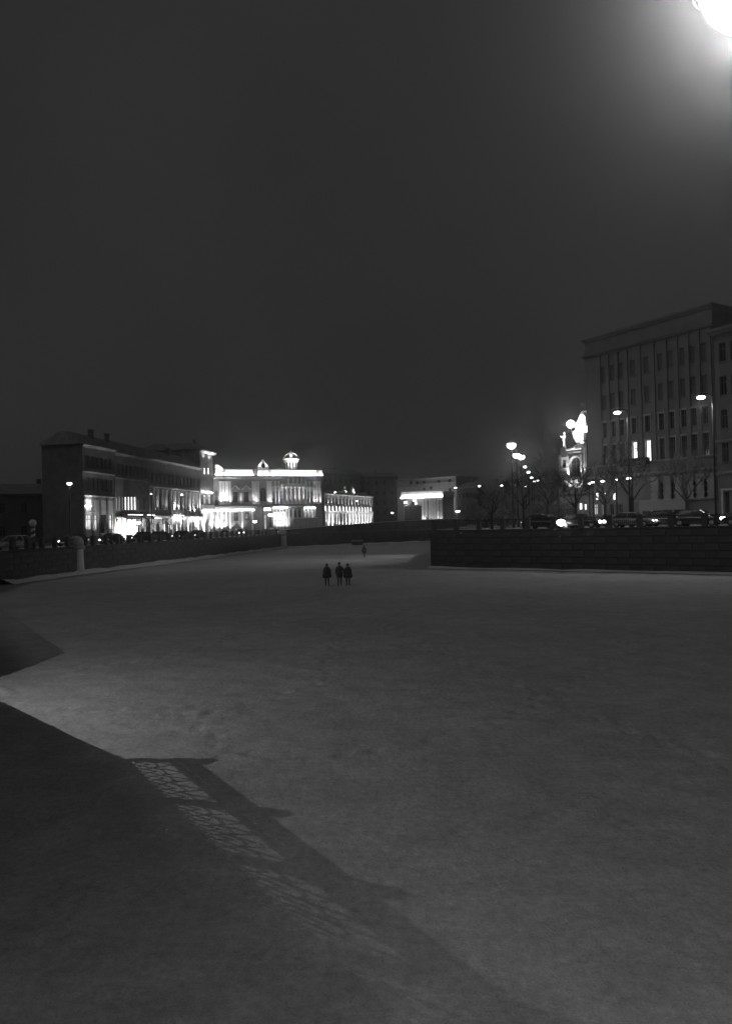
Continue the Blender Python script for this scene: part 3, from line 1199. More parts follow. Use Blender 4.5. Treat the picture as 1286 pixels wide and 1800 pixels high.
# 3 long pale shop front
h = House('pale_shop_house', 'long pale shop front with slim pilasters, dark upper storeys', LF, 15.6, 'stucco_dark', 7, 2.4,
          x0=lx(262.5), x1=lx(353))
a, b = h.x0, h.x1
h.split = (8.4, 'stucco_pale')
n = 13
st = (b - a) / n
for k in range(n + 1):
    x = a + st * k
    x = min(max(x, a + .3), b - .3)
    h.pilaster(x, 4.8, 9.8, .38, .18, 'stucco_pale')
    h.pilaster(x, .1, 3.2, .34, .18, 'stucco_pale')
for k in range(n):
    h.w(a + st * (k + .5) - .5, 5.9, 1.0, 3.0, 'glass')
    h.w(a + st * (k + .5) - .55, .5, 1.1, 2.3, 'room1' if k % 3 else 'room2', False, False)
h.row(a + .6, b - .6, n, 11.0, 1.9, .9, 'pane_faded')
h.cornice(15.2, .6, .5)
h.cornice(10.0, .3, .3)
h.cornice(4.2, .45, .3, 'stucco_pale', name='string_course')
h.strip(lx(302), lx(320), 4.62, -.5, .06, 'strip_soft')
h.strip(lx(334), b - .3, 3.95, -.5, .06, 'strip')
h.strip(lx(302), lx(322), 3.95, -.5, .06, 'strip')
h.strip(a + .3, lx(280), 3.95, -.5, .04, 'strip_soft')
for px, w_ in ((275, 70), (290, 90), (306, 260), (313, 200), (322, 90), (334, 200), (341, 260), (349, 380)):
    h.uplight(lx(px), 4.65, w_, -.75)
for px, w_ in ((270, 110), (285, 130), (300, 180), (318, 320), (330, 400), (345, 800)):
    h.uplight(lx(px), .2, w_, -1.3, 4)
h.finish()

# 4 narrow taller house at the end of the terrace
h = House('end_house', 'tall dark end house with three lit top windows and bright eave', LF, 20.0, 'stucco_dark', 14, 1.6,
          x0=lx(353.5), x1=LF.len)
a, b = h.x0, h.x1
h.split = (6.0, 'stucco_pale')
for px in (353.5, 360, 366.8):
    h.wpx(max(px - 1.7, 354.3), px + 1.7, 822, 834, 'room2')
h.wpx(358, 363, 869, 886, 'room1')
h.wpx(366, 371, 869, 886, 'room1')
h.wpx(357, 362, 918, 940, 'room2', False, False)
h.wpx(366, 371, 918, 940, 'room1', False, False)
h.cornice(19.3, .9, .6, 'stucco_pale')
z = LF.xz(365, 866)[1]
h.strip(lx(354.5), lx(373), z, -.3, .12, 'strip')
z2 = LF.xz(365, 896)[1]
h.part('bay_front', 'stucco_white', (lx(354.5), lx(374), -.5, -.01, z2, z2 + 1.1))
h.strip(lx(354.5), lx(374), z2 - .3, -.6, .10, 'strip')
h.part('sign_board', 'stucco_white', (lx(355), lx(375), -.3, -.01, z2 - 2.2, z2 - .9))
h.uplight(lx(365), z2 + 1.2, 160, -.8)
h.uplight(lx(360), 17.0, 200, -1.1, 3)
h.uplight(lx(370), 17.0, 260, -1.1, 3)
h.uplight(lx(358), .2, 800, -1.3, 4)
h.uplight(lx(372), .2, 800, -1.3, 4)
h.finish()

# --- the floodlit mansion
MF = Facade(plan(376.5, 179.5), plan(566, 190), SLL)


def mx(px, py=880):
    return MF.xz(px, py)[0]


def mz(py, px=470):
    return MF.xz(px, py)[1]


Zc = mz(838, 450)                    # under the lit attic band
h = House('mansion', 'floodlit two-storey mansion with bright attic band, gable and roof pavilion', MF, Zc + .3, 'stucco_mid', 18, 2.0,
          roofmat='roof')
Z1 = mz(886.5, 470)                  # floor of the upper storey
Z1b = mz(895, 470)
for px in (413.5, 433):
    h.wpx(px - 4.4, px + 4.4, 864.5, 884)
    xa, zz = MF.xz(px, 861)
    h.hood(xa, zz, 1.9, 'stucco_white')
h.wpx(457, 468, 857, 881.5, 'glass', True)
for px in (481.5, 487.5, 493.5):
    h.wpx(px - 1.9, px + 1.9, 863, 880.5)
    xa, zz = MF.xz(px, 858)
    h.hood(xa, zz, .75, 'stucco_white')
for px in (501, 508.5, 516, 523.5, 531):
    h.wpx(px - 2.0, px + 2.0, 861, 881, 'glass', True)
for px in (541.5, 547.5):
    h.wpx(px - 1.9, px + 1.9, 864, 881)
    xa, zz = MF.xz(px, 859)
    h.hood(xa, zz, .75, 'stucco_white')
h.wpx(375.5 + 2, 383.5, 862, 888, 'glass', True)
# ground floor
h.wpx(411, 419.5, 901, 916)
h.wpx(430.5, 438.5, 900, 915)
h.wpx(378.5, 384, 904, 932, 'room1', True, False)
h.wpx(391, 399, 904, 916, 'room1')
for px in (483, 488.5, 494, 500):
    h.wpx(px - 2.1, px + 2.1, 900, 914, 'room2', False, False)
for px in (536.5, 543, 549.5):
    h.wpx(px - 2.0, px + 2.0, 897, 910, 'room1', False, False)
for px in (511, 518.5, 526):
    h.wpx(px - 2.2, px + 2.2, 897, 909, 'glass', False, False)
# storey band
h.part('storey_band', 'stucco_mid', (-.2, MF.len + .2, -.28, -.004, Z1b, Z1b + .45))
h.cornice(Z1b + .5, .5, .3, 'stucco_mid', name='string_course')
h.cornice(Zc - .55, .45, .5)
# attic band: pale fascia washed by a strip of light on the cornice, broken by pedestals
zA, zB = mz(837.5, 470), mz(827.5, 470)
for i, (xa, xb) in enumerate(((377.5, 391), (395, 444), (452, 471), (474.5, 556.5), (557.5, 566))):
    o = .25 if i == 2 else 0
    fa = h.part('attic_fascia', 'stucco_white', (mx(xa, 832), mx(xb, 832), -.35 - o, .2, Zc + .32, Zc + .32 + (zB - zA)))
    h.strip(mx(xa, 832) + .1, mx(xb, 832) - .1, Zc + .34, -.75 - o, .13, 'strip_attic', .12)
    h.part('attic_ledge', 'stucco_mid', (mx(xa, 832) - .1, mx(xb, 832) + .1, -.95 - o, -.3, Zc - .04, Zc + .316))
for px in (393, 448, 473, 557):
    h.part('attic_pedestal', 'stucco_mid', (mx(px, 832) - .3, mx(px, 832) + .3, -.55, .25, Zc + .33, Zc + .4 + (zB - zA)))
# upper-storey pilasters
zt = mz(846, 470)
for px, wd in ((388, .55), (393, .4), (399, .7), (404.5, .45), (423.5, .35), (445, .5), (449.5, .65), (454.5, .4), (471, .5), (475.5, .6),
               (484.5, .3), (490.5, .3), (538, .35), (544.5, .3), (552, .45), (557, .5), (562, .5)):
    h.pilaster(mx(px), Z1 + .05, zt if px != 423.5 else mz(866), wd, .22, 'stucco_white')
# columned centre with statues
for i, px in enumerate((497.5, 505, 512.5, 520, 527.5, 535)):
    h.column(mx(px), -1.0, Z1 + .05, mz(856, 515), .32, 'stucco_white')
zc_ = mz(856, 515)
h.part('entablature', 'stucco_white', (mx(496) - .2, mx(536.5) + .2, -1.45, -.004, zc_ + .004, zc_ + .75))
for i, px in enumerate((506, 514, 521.5, 528.5)):
    x = mx(px)
    st_ = MB().lathe([(.34, zc_ + .76), (.34, zc_ + 1.0), (.2, zc_ + 1.05), (.26, zc_ + 1.5), (.3, zc_ + 1.95), (.12, zc_ + 2.2), (.17, zc_ + 2.4), (.03, zc_ + 2.62)], 9, (x, -1.1))
    st_.build('statue', 'plaster_statue', h.t, smooth=True)
# balconies
for xa, xb, z, pr in ((455, 471, Z1b + .6, 1.4), (404, 442, Z1b + .6, .9)):
    bal = h.part('balcony', 'stucco_mid', (mx(xa), mx(xb), -pr, -.5, z + .2, z + .34))
    mb = MB()
    n = int((mx(xb) - mx(xa)) / .32)
    for k in range(n + 1):
        x = mx(xa) + .05 + k * (mx(xb) - mx(xa) - .1) / n
        mb.lathe([(.05, z + .345), (.09, z + .55), (.05, z + .8), (.07, z + 1.0)], 6, (x, -pr + .08))
    mb.box(mx(xa), mx(xb), -pr, -pr + .16, z + 1.004, z + 1.12)
    mb.build('balustrade', 'stucco_mid', bal)
# gable with round window over the entrance bay
gx, gz = MF.xz(461.5, 827)
g = MB()
gw = mx(471, 820) - mx(452, 820)
H2 = mz(811, 461) - mz(827, 461)
prof = [(-gw / 2, 0), (gw / 2, 0), (gw / 2, H2 * .3), (gw * .34, H2 * .62), (0, H2), (-gw * .34, H2 * .62), (-gw / 2, H2 * .3)]
g.prism([(gx + p[0], gz + p[1] + .15) for p in prof], .5, -.5, 'y')
gb = g.build('gable', 'stucco_white', h.t)
cz = gz + .15 + H2 * .45
ring = MB()
k = 14
for i in range(k):
    t0, t1 = 2 * math.pi * i / k, 2 * math.pi * (i + 1) / k
    q = lambda r, t: (gx + r * math.cos(t), cz + r * math.sin(t))
    ring.prism([q(.85, t0), q(.85, t1), q(.62, t1), q(.62, t0)], -.5, -.72, 'y')
ring.build('round_window_frame', 'stucco_white', gb)
MB().prism([(gx + .62 * math.cos(2 * math.pi * i / k), cz + .62 * math.sin(2 * math.pi * i / k)) for i in range(k)], -.502, -.56, 'y').build('round_pane', 'glass', gb)
MB().prism([(gx - gw / 2 - .1, gz + .15 + H2 * .3), (gx, gz + .15 + H2 + .02), (gx + gw / 2 + .1, gz + .15 + H2 * .3), (gx, gz + .15 + H2 + .3)], .55, -.75, 'y').build('gable_coping', 'stucco_pale', gb)
h.uplight(gx - 1.0, gz + .12, 120, -1.3, 3)
h.uplight(gx + 1.0, gz + .12, 120, -1.3, 3)
# curved corner pediment at the left end
cx0, cz0 = MF.xz(377.5, 834)
seg = [(cx0, cz0 + .1)] + [(cx0 + 2.15 * math.cos(t), cz0 + .1 + 2.1 * math.sin(t)) for t in [math.pi / 2 * i / 8 for i in range(9)]]
cp = MB().prism(seg, .6, -.3, 'y').build('corner_pediment', 'stucco_white', h.t)
rm = MB()
for i in range(8):
    t0, t1 = math.pi / 2 * i / 8, math.pi / 2 * (i + 1) / 8
    q = lambda r, t: (cx0 + r * math.cos(t), cz0 + .1 + r * math.sin(t))
    rm.prism([q(2.35, t0), q(2.35, t1), q(2.12, t1), q(2.12, t0)], .6, -.7, 'y')
rm.build('moulding', 'stucco_white', cp)
h.uplight(cx0 + 1.1, cz0 + .05, 150, -1.0, 3)
# roof pavilion: drum with little windows, bell-shaped openwork top
pcx = MF.xz(514.5, 820)[0]
pz0 = mz(827.5, 514)
pz1, pz2, pz3 = mz(812, 514), mz(806, 514), mz(794, 514)
pav = MB().lathe([(1.75, pz0 - .6), (1.75, pz1), (1.9, pz1 + .05), (1.9, pz2 - .25), (2.15, pz2 - .1), (2.15, pz2)], 12, (pcx, 1.4)).build('roof_pavilion', 'stucco_white', h.t)
for i in range(7):
    t = math.pi + math.pi * (i + .5) / 7
    x, y = pcx + 1.76 * math.cos(t), 1.4 + 1.76 * math.sin(t)
    w_ = MB().box(-.2, .2, -.06, .06, pz0 + .35, pz1 - .2).build('small_window', 'glass', pav, (x, y, 0), t + math.pi / 2)
for i in range(8):
    t = 2 * math.pi * i / 8 + .2
    pts = []
    for j in range(8):
        u_ = j / 7
        r = 1.95 * (1 - u_ ** 2.2) + .08
        pts.append((pcx + r * math.cos(t), 1.4 + r * math.sin(t), pz2 + u_ * (pz3 - pz2)))
    MB().tube(pts, .11, 5).build('cupola_rib', 'stucco_pale', pav)
MB().lathe([(.5, pz2 + .01), (.42, pz2 + .9), (.2, pz2 + 1.3), (.02, pz2 + 1.5)], 10, (pcx, 1.4)).build('lantern', 'plaster_statue', pav)
MB().lathe([(.12, pz3), (.05, pz3 + .3), (.1, pz3 + .4), (.02, pz3 + .6)], 8, (pcx, 1.4)).build('finial', 'stucco_pale', pav)
for dx in (-1.2, 0, 1.2):
    h.uplight(pcx + dx, pz0 - .3, 230, -1.4 + .5, 3.5, .5)
for dx in (-1.1, 1.1, 0):
    b_ = h.part('floodlight', 'iron', (pcx + dx - .1, pcx + dx + .1, .1, .3, pz2 + .02, pz2 + .12))
    spot(b_, (pcx + dx, .2, pz2 + .25), (pcx + dx * .5, 1.2, pz2 + 2), 60, 100)
# uplights on the storey ledge
for px, w_ in ((379, 300), (384, 420), (389, 700), (394, 900), (399, 700), (405, 260), (408, 200), (421, 170), (425.5, 170), (441, 190),
               (447, 280), (452, 340), (472, 300), (477, 300), (484.5, 200), (490.5, 260), (497, 520), (503, 600), (509, 600), (515, 600), (521, 900),
               (526, 1000), (531, 900), (536, 600), (544.5, 300), (551, 330), (556, 300), (563, 300)):
    h.uplight(mx(px), Z1b + 1.25 if px in (389, 394, 399) else Z1b + .85, w_ * .48, -.55, 6, .45, 50)
# ground-floor wash under the storey band
zs_ = mz(896.5, 420)
h.strip(mx(379), mx(400), zs_, -.45, .10, 'strip')
h.strip(mx(401), mx(446), zs_, -.45, .07, 'strip')
h.strip(mx(479), mx(504), mz(893, 490), -.45, .16, 'strip')
h.strip(mx(534), mx(552.5), mz(893.5, 545), -.45, .16, 'strip')
h.part('canopy', 'iron', (mx(458), mx(472), -2.2, -.3, mz(894, 465), mz(894, 465) + .2))
h.part('sign_light', 'strip_soft', (mx(459.5), mx(471), -2.32, -2.21, mz(898, 465), mz(893.5, 465)))
for px in (459, 471):
    h.column(mx(px), -1.9, .05, mz(894.5, 465) - .05, .14, 'iron', 'porch_post')
h.wpx(462, 468.5, 905, 930, 'room1', False, False)
for px in (382, 389, 397, 404, 425, 443):
    h.pilaster(mx(px), .2, zs_ - .1, .45, .14, 'stucco_white')
for px in (480, 485.7, 491.3, 497, 503, 507.5, 514.8, 522.2, 530, 533.5, 540, 546.3, 553):
    h.pilaster(mx(px), .2, mz(893, 500) - .1, .3, .14, 'stucco_white')
for px, w_ in ((380, 420), (390, 500), (405, 200), (425, 150), (486, 330), (494, 360), (502, 220), (540, 180), (548, 180), (560, 200)):
    h.uplight(mx(px), .15, w_, -1.4, 4)
# rustication grooves as courses on the ground floor
mb = MB()
for k in range(7):
    z = .6 + k * .62
    if z < Z1b - .4:
        mb.box(.1, mx(446), -.05, -.002, z, z + .5)
h.finish()
for i, (xa, xb) in enumerate(((508, 533), (533.5, 551))):
    zz = mz(911.5, 520)
    MB().box(mx(xa), mx(xb), -3.4, -3.2, zz, zz + .14).build('terrace_rail', 'stucco_white', h.t)
    MB().box(mx(xa), mx(xb), -3.35, -3.25, .05, zz - .004).build('terrace_wall', 'stucco_mid', h.t)

# --- arcaded hall beyond the mansion
AF = Facade(plan(570, 225), plan(655, 262))
ax = lambda px: AF.xz(px, 900)[0]
az = lambda py, px=612: AF.xz(px, py)[1]
h = House('arcaded_hall', 'arcaded hall right of mansion, row of bright arches under dim pilasters', AF, az(871), 'stucco_mid', 16, 1.5)
n = 15
st = AF.len / n
for k in range(n):
    xm = st * (k + .5)
    h.w(xm - st * .30, az(898.5), st * .60, az(889.5) - az(898.5), 'room2', True, False)
    h.w(xm - st * .32, .5, st * .64, az(903) - .5, 'room1' if k not in (4, 5, 6) else 'glass', False, False)
    h.w(xm - st * .26, az(888), st * .52, az(877) - az(888), 'glass', False, False)
for k in range(n + 1):
    x = min(max(st * k, .35), AF.len - .35)
    h.pilaster(x, az(889), az(873), .5, .2, 'stucco_pale')
    h.pilaster(x, .1, az(900.5), .7, .25, 'stucco_white')
    if 0 < k < n:
        h.uplight(x, .15, 700 if k not in (4, 5) else 250, -1.2, 5)
        h.uplight(x, az(889.5), 30, -.5, 5)
h.cornice(az(872.5), .5, .5)
h.cornice(az(900.3), .4, .35, 'stucco_pale', name='string_course')
h.finish()
for px, ln in ((608, 0.9), (621, -.5)):
    x, z = AF.xz(px, 868)
    s_ = MB()
    s_.tube([(x - .5 * ln, .5, az(870) - .05), (x - .3 * ln, .5, z + .8), (x + .1 * ln, .5, z + 1.8), (x + .55 * ln, .5, z + 2.6)], [.6, .75, .6, .1], 9)
    s_.tube([(x - .2 * ln, .5, z + 1.2), (x - .5 * ln, .45, z + 1.9), (x - .35 * ln, .4, z + 2.5)], [.2, .16, .08], 6)
    s_.build('roof_statue', 'plaster_statue', h.t, smooth=True)
    h.uplight(x, az(870.5) + .1, 420, -.9, 2.5, 1.2)

# --- far portico and the blocks behind it
PF = Facade(plan(709.5, 262), plan(779.5, 256))
pxx = lambda px: PF.xz(px, 890)[0]
pzz = lambda py, px=745: PF.xz(px, py)[1]
h = House('far_portico', 'small far building with dazzling white entablature over columns', PF, pzz(875.5), 'stucco_pale', 12, 0)
h.part('entablature', 'stucco_white', (-.3, PF.len + .4, -1.3, 12.0, pzz(875.4), pzz(864)))
h.strip(-.2, PF.len + .3, pzz(875), -1.9, .3, 'strip', .12)
h.part('ledge', 'stucco_mid', (-.3, PF.len + .4, -2.1, -1.31, pzz(875.4) - .35, pzz(875.4) - .02))
for px in (744, 749, 756, 760.5, 765, 770, 775, 778):
    h.column(pxx(px), -.9, .1, pzz(875.5) - .36, .34, 'stucco_white')
h.wpx(724, 732, 877, 892, 'room2', True)
h.wpx(713.5, 719, 880, 890, 'room1', True)
for px in (746.5, 753, 763, 772.5):
    h.wpx(px - 1.6, px + 1.6, 880, 897, 'glass')
for px, w_ in ((744, 300), (749, 300), (757, 160), (763, 100), (770, 120), (776, 300), (725, 120), (735, 100)):
    h.uplight(pxx(px), .6, w_, -1.6, 6)
h.finish()
k_ = House('kiosk', 'dark boxy kiosk in front of the far portico, left side', Facade(plan(711, 244), plan(739, 243)), 7.0, 'stucco_dark', 4, .5, 'kiosk')
k_.finish()

DF = Facade(plan(699, 306), plan(803, 284))
h = House('far_pale_house', 'dim tall far house with dark windows behind the portico', DF, DF.xz(750, 841)[1], 'stucco_pale', 14, 0)
for (x, y0, y1) in ((745, 845, 850), (771, 844, 851), (790, 842, 850), (757, 855, 860), (790.5, 858, 866), (745, 857, 862), (722, 846, 851), (733, 846, 851), (791, 874, 881)):
    h.wpx(x - 2.3, x + 2.3, y0, y1)
h.cornice(DF.xz(750, 852)[1], .3, .4, name='string_course')
h.cornice(DF.xz(750, 842.5)[1], .5, .5)
for px in (770, 782, 795):
    h.uplight(DF.xz(px, 880)[0], .3, 260, -6, 12, 2.5, 90)
h.finish()

for (xa, ya, xb, yb, top, nm, lab) in (
        (566, 300, 640, 320, 833, 'far_house', 'dark far house rising behind the arcaded hall'),
        (640, 318, 700, 322, 838, 'far_house', 'dark far house between arcaded hall and portico'),
        (804, 280, 905, 240, 852, 'far_house', 'dark far house behind the three even lamps'),
        (906, 232, 986, 205, 850, 'far_house', 'dark far house behind the tree row, left of tower'),
        (-60, 132, 139, 141, 868, 'dark_house', 'unlit dark house at the left edge behind striped post')):
    f = Facade(plan(xa, ya), plan(xb, yb))
    H_ = f.xz((xa + xb) / 2, top)[1]
    h = House(nm, lab, f, H_, 'far_wall', 14, 2.0)
    nn = max(4, int(f.len / 3.2))
    fl = max(2, int(H_ / 4.2))
    for j in range(fl):
        h.row(.6, f.len - .6, nn, 1.2 + j * (H_ - .6) / fl, 1.9, 1.1)
    h.cornice(H_ - .5, .5, .45)
    h.finish()

# --- right: floodlit corner tower
TF = Facade(plan(984, 138), plan(1036, 133))
tx = lambda px, py=850: TF.xz(px, py)[0]
tz = lambda py, px=1010: TF.xz(px, py)[1]
ztop = tz(797)
h = House('corner_tower', 'floodlit ornate corner tower with arched window and blazing crown', TF, ztop, 'stucco_pale', 9, 0)
h.wpx(1002, 1021.5, 803.5, 838, 'glass', True)
h.wpx(1017, 1022, 884, 896, 'room2')
h.wpx(1026, 1030, 886, 896, 'room2')
h.wpx(1000, 1003, 840, 848, 'room2')
h.wpx(1004, 1012, 884, 905, 'glass')
h.wpx(988, 994, 808, 822, 'glass')
h.wpx(988, 994, 850, 866, 'glass')
ar = MB()
xm_, zsp = tx(1011.7, 815), tz(813)
for i in range(12):
    t0, t1 = math.pi * i / 12, math.pi * (i + 1) / 12
    q = lambda r, t: (xm_ + r * math.cos(t), zsp + r * math.sin(t))
    ar.prism([q(1.35, t0), q(1.35, t1), q(1.04, t1), q(1.04, t0)], .0, -.3, 'y')
ar.build('arch_moulding', 'stucco_white', h.t)
h.pilaster(tx(1000.8), tz(846), tz(800), .35, .3, 'stucco_white')
h.pilaster(tx(1023.5), tz(846), tz(800), .35, .3, 'stucco_white')
h.pilaster(tx(1032), tz(862), tz(780), .5, .3, 'stucco_mid')
h.pilaster(tx(987), tz(870), tz(797), .5, .3, 'stucco_mid')
h.cornice(tz(792.5), .5, .5, 'stucco_white', tx(997), tx(1025))
h.cornice(tz(797), .3, .35, 'stucco_white', tx(998), tx(1025))
h.cornice(tz(846), .35, .4, 'stucco_mid')
h.cornice(tz(872), .45, .45, 'stucco_mid')
h.part('attic_block', 'stucco_white', (tx(997, 790), tx(1028, 790), -.2, 4, ztop + .004, tz(789)))
ped_ = MB().prism([(tx(1000, 784), tz(788)), (tx(1027, 784), tz(788)), (tx(1027, 784), tz(778)), (tx(1020, 784), tz(780))], 3, -.35, 'y')
ped_.build('half_pediment', 'stucco_white', h.t)
# blazing crown: carved stone cartouche under a strong floodlight
cr = MB()
pts = [(1013, 783), (1004, 770), (1002, 762), (1009, 755), (1006, 750), (1013, 735), (1018, 723), (1026, 721), (1031, 728), (1032, 744), (1029, 754), (1022, 760), (1021, 772)]
pol = [(tx(a_, b_), tz(b_, a_)) for a_, b_ in pts]
cr.prism(pol, 1.4, .5, 'y')
inner = [(sum(p[0] for p in pol) / len(pol) + (p[0] - sum(q[0] for q in pol) / len(pol)) * .72,
          sum(p[1] for p in pol) / len(pol) + (p[1] - sum(q[1] for q in pol) / len(pol)) * .78) for p in pol]
cr.prism(inner, .51, .15, 'y')
cro = cr.build('carved_crown', 'stucco_white', h.t)
gxx, gzz = TF.xz(1003.5, 745.5)
MB().ball((gxx, -.2, gzz), .72, 14).build('globe_lamp', 'lamp_far', cro, smooth=True)
glow(cro, (gxx, -1.1, gzz), 400, .1)
MB().tube([(gxx, -.2, gzz - .75), (gxx + .2, .3, tz(768)), (gxx + .6, .6, tz(782))], .09, 6).build('globe_stem', 'iron', cro)
for dx, w_ in ((-.6, 1200), (.4, 1500), (1.2, 900)):
    b_ = h.part('floodlight', 'iron', (xm_ + dx - .12, xm_ + dx + .12, -1.6, -1.4, tz(788), tz(788) + .15))
    spot(b_, (xm_ + dx, -1.5, tz(788) + .25), (xm_ + dx * 1.4 + .5, .5, tz(750)), w_, 80)
# finial statue at the left corner: robed figure with a raised arm
sx, sz = TF.xz(992, 787)
fig = MB()
fig.lathe([(.34, sz), (.34, sz + .15), (.28, sz + .2), (.22, sz + 1.0), (.20, sz + 1.5), (.30, sz + 2.0), (.26, sz + 2.35), (.09, sz + 2.45), (.17, sz + 2.6), (.18, sz + 2.8), (.03, sz + 2.95)], 10, (sx, -.1))
fig.tube([(sx - .15, -.1, sz + 2.2), (sx - .55, -.2, sz + 2.0), (sx - .75, -.25, sz + 2.35)], [.11, .09, .07], 6)
fig.build('finial_statue', 'plaster_statue', h.t, smooth=True)
h.part('finial_base', 'stucco_mid', (sx - .55, sx + .5, -.6, .6, ztop - .6, sz - .004))
b_ = h.part('floodlight', 'iron', (sx - .7, sx - .5, -1.3, -1.1, sz - .3, sz - .15))
spot(b_, (sx - .6, -1.2, sz - .1), (sx, -.1, sz + 2), 300, 70)
for px, py, w_ in ((1001, 846, 350), (1024, 846, 200), (1003, 870, 240), (1016, 872, 260), (1010, 796, 120)):
    x, z = TF.xz(px, py)
    h.uplight(x, z, w_, -.9, 5, .4)
h.finish()

# --- right: the big dark house
RA_, RB_ = plan(1036, 113), plan(1262, 95)
RF = Facade(RA_, RB_)
rx = lambda px, py=860: RF.xz(px, py)[0]
rz_ = lambda py, px=1180: RF.xz(px, py)[1]
RH = RF.xz(1150, 560)[1]
h = House('tall_house', 'tall dark house at right with faintly lit pilasters and rusticated base', RF, RH, 'stucco_grey', 16, 0)
cols = (1064, 1079, 1094, 1115, 1139, 1163.5, 1182, 1203, 1221, 1241)
for px in cols:
    yb_ = RF.xz(px, 806)[1]
    zb = rz_(806, 1200)
    for f_ in range(4):
        z = rz_(805, 1200) + f_ * 4.15
        pane = 'glass' if f_ < 2 else 'pane_faded'
        wd = .82
        if f_ == 0 and px in (1115, 1139):
            pane = 'room2'
        x = rx(px, 790)
        h.w(x - wd / 2, z, wd, 3.0 if f_ == 0 else 2.3, pane, False, f_ > 0)
        hh_ = 3.0 if f_ == 0 else 2.3
        if f_ < 2:
            h.part('window_surround', 'stucco_pale', (x - wd / 2 - .14, x - wd / 2 - .004, -.09, -.002, z, z + hh_),
                   (x + wd / 2 + .004, x + wd / 2 + .14, -.09, -.002, z, z + hh_),
                   (x - wd / 2 - .22, x + wd / 2 + .22, -.16, -.002, z + hh_ + .004, z + hh_ + .2))
    if px > 1150 and px not in (1203,):
        h.w(rx(px, 860) - .42, rz_(877, 1200), .84, 2.5, 'glass', False, False)
for px in (1048, 1062, 1078):
    h.wpx(px - (2.4 if px != 1062 else 1.6), px + (2.4 if px != 1062 else 1.6), 866, 879, 'room2')
for px in (1046, 1060, 1074, 1090):
    h.wpx(px - 3.6, px + 3.6, 886, 905, 'room1' if px < 1062 else 'glass', False, False)
pl = (1056, 1071, 1087, 1104, 1127, 1151, 1173, 1192.5, 1212, 1231, 1251)
for px in pl:
    h.pilaster(rx(px, 780), rz_(806, 1200) - .2, rz_(806, 1200) + 16.5, .62, .2, 'stucco_grey')
    if px > 1135:
        # rusticated pier: separate stone courses
        x = rx(px, 860)
        z0, z1 = rz_(878, 1200), rz_(833, 1200)
        k = 0
        z = z0
        while z < z1 - .2:
            w_ = .62 if k % 2 == 0 else .52
            h.part('stone_course', 'stucco_pale', (x - w_, x + w_, -.22 if k % 2 == 0 else -.16, -.003, z, z + .34))
            z += .37
            k += 1
h.cornice(rz_(830, 1200), .55, .4, 'stucco_pale', name='string_course')
h.cornice(rz_(808, 1200), .4, .3, 'stucco_pale', name='string_course')
h.part('band', 'stucco_mid', (.1, RF.len - .1, -.12, -.003, rz_(829, 1200) + .42, rz_(808, 1200) - .02))
h.cornice(rz_(880, 1200), .45, .3, 'stucco_pale', rx(1118), RF.len, name='string_course')
h.cornice(RH - .7, .45, .6)
h.cornice(rz_(806, 1200) + 16.7, .5, .5, name='string_course')
h.part('balcony', 'iron', (rx(1100, 815), rx(1143, 815), -1.2, -.25, rz_(818, 1120), rz_(806, 1120)))
h.finish()
# blank pale hoarding in front of the ground floor
xa, xb, z0, z1 = RF.rect(1130.5, 1211.5, 879, 896.5)
bd = thing('hoarding', 'long blank pale board along the foot of the tall dark house', 'board', tuple(RF.p0 + RF.d * xa - RF.n * .9 + Vector((0, 0, SLR))), RF.rz)
LB_ = xb - xa
MB().box(0, LB_, -.08, 0, z0, z1).build('panel', 'board', bd)
for k in range(5):
    x = .2 + k * (LB_ - .4) / 4
    MB().box(x - .12, x + .12, -.02, .2, 0, z0 - .004).build('support', 'stucco_white', bd)
# next house at the right edge
EF = Facade(plan(1263, 93.4), plan(1380, 86))
h = House('edge_house', 'rusticated house at the right edge with a white door frame', EF, EF.xz(1275, 575)[1], 'stucco_grey', 14, 0)
h.wpx(1273, 1281, 865, 902, 'glass', False, False)
h.part('door_frame', 'stucco_white', (EF.xz(1268, 880)[0], EF.xz(1271.5, 880)[0], -.2, -.003, .1, EF.xz(1270, 862)[1]),
       (EF.xz(1268, 880)[0], EF.xz(1290, 880)[0], -.24, -.003, EF.xz(1278, 862)[1] + .004, EF.xz(1278, 858.5)[1]))
for k in range(4):
    for px in (1274, 1294, 1314, 1334):
        h.w(EF.xz(px, 800)[0] - .45, EF.xz(1275, 812)[1] + k * 4.2, .9, 2.4)
h.cornice(EF.xz(1275, 834)[1], .4, .4, 'stucco_pale', name='string_course')
h.cornice(EF.xz(1275, 777)[1], .4, .3, 'stucco_pale', name='string_course')
h.cornice(h.h - .7, .9, .7)
h.finish()

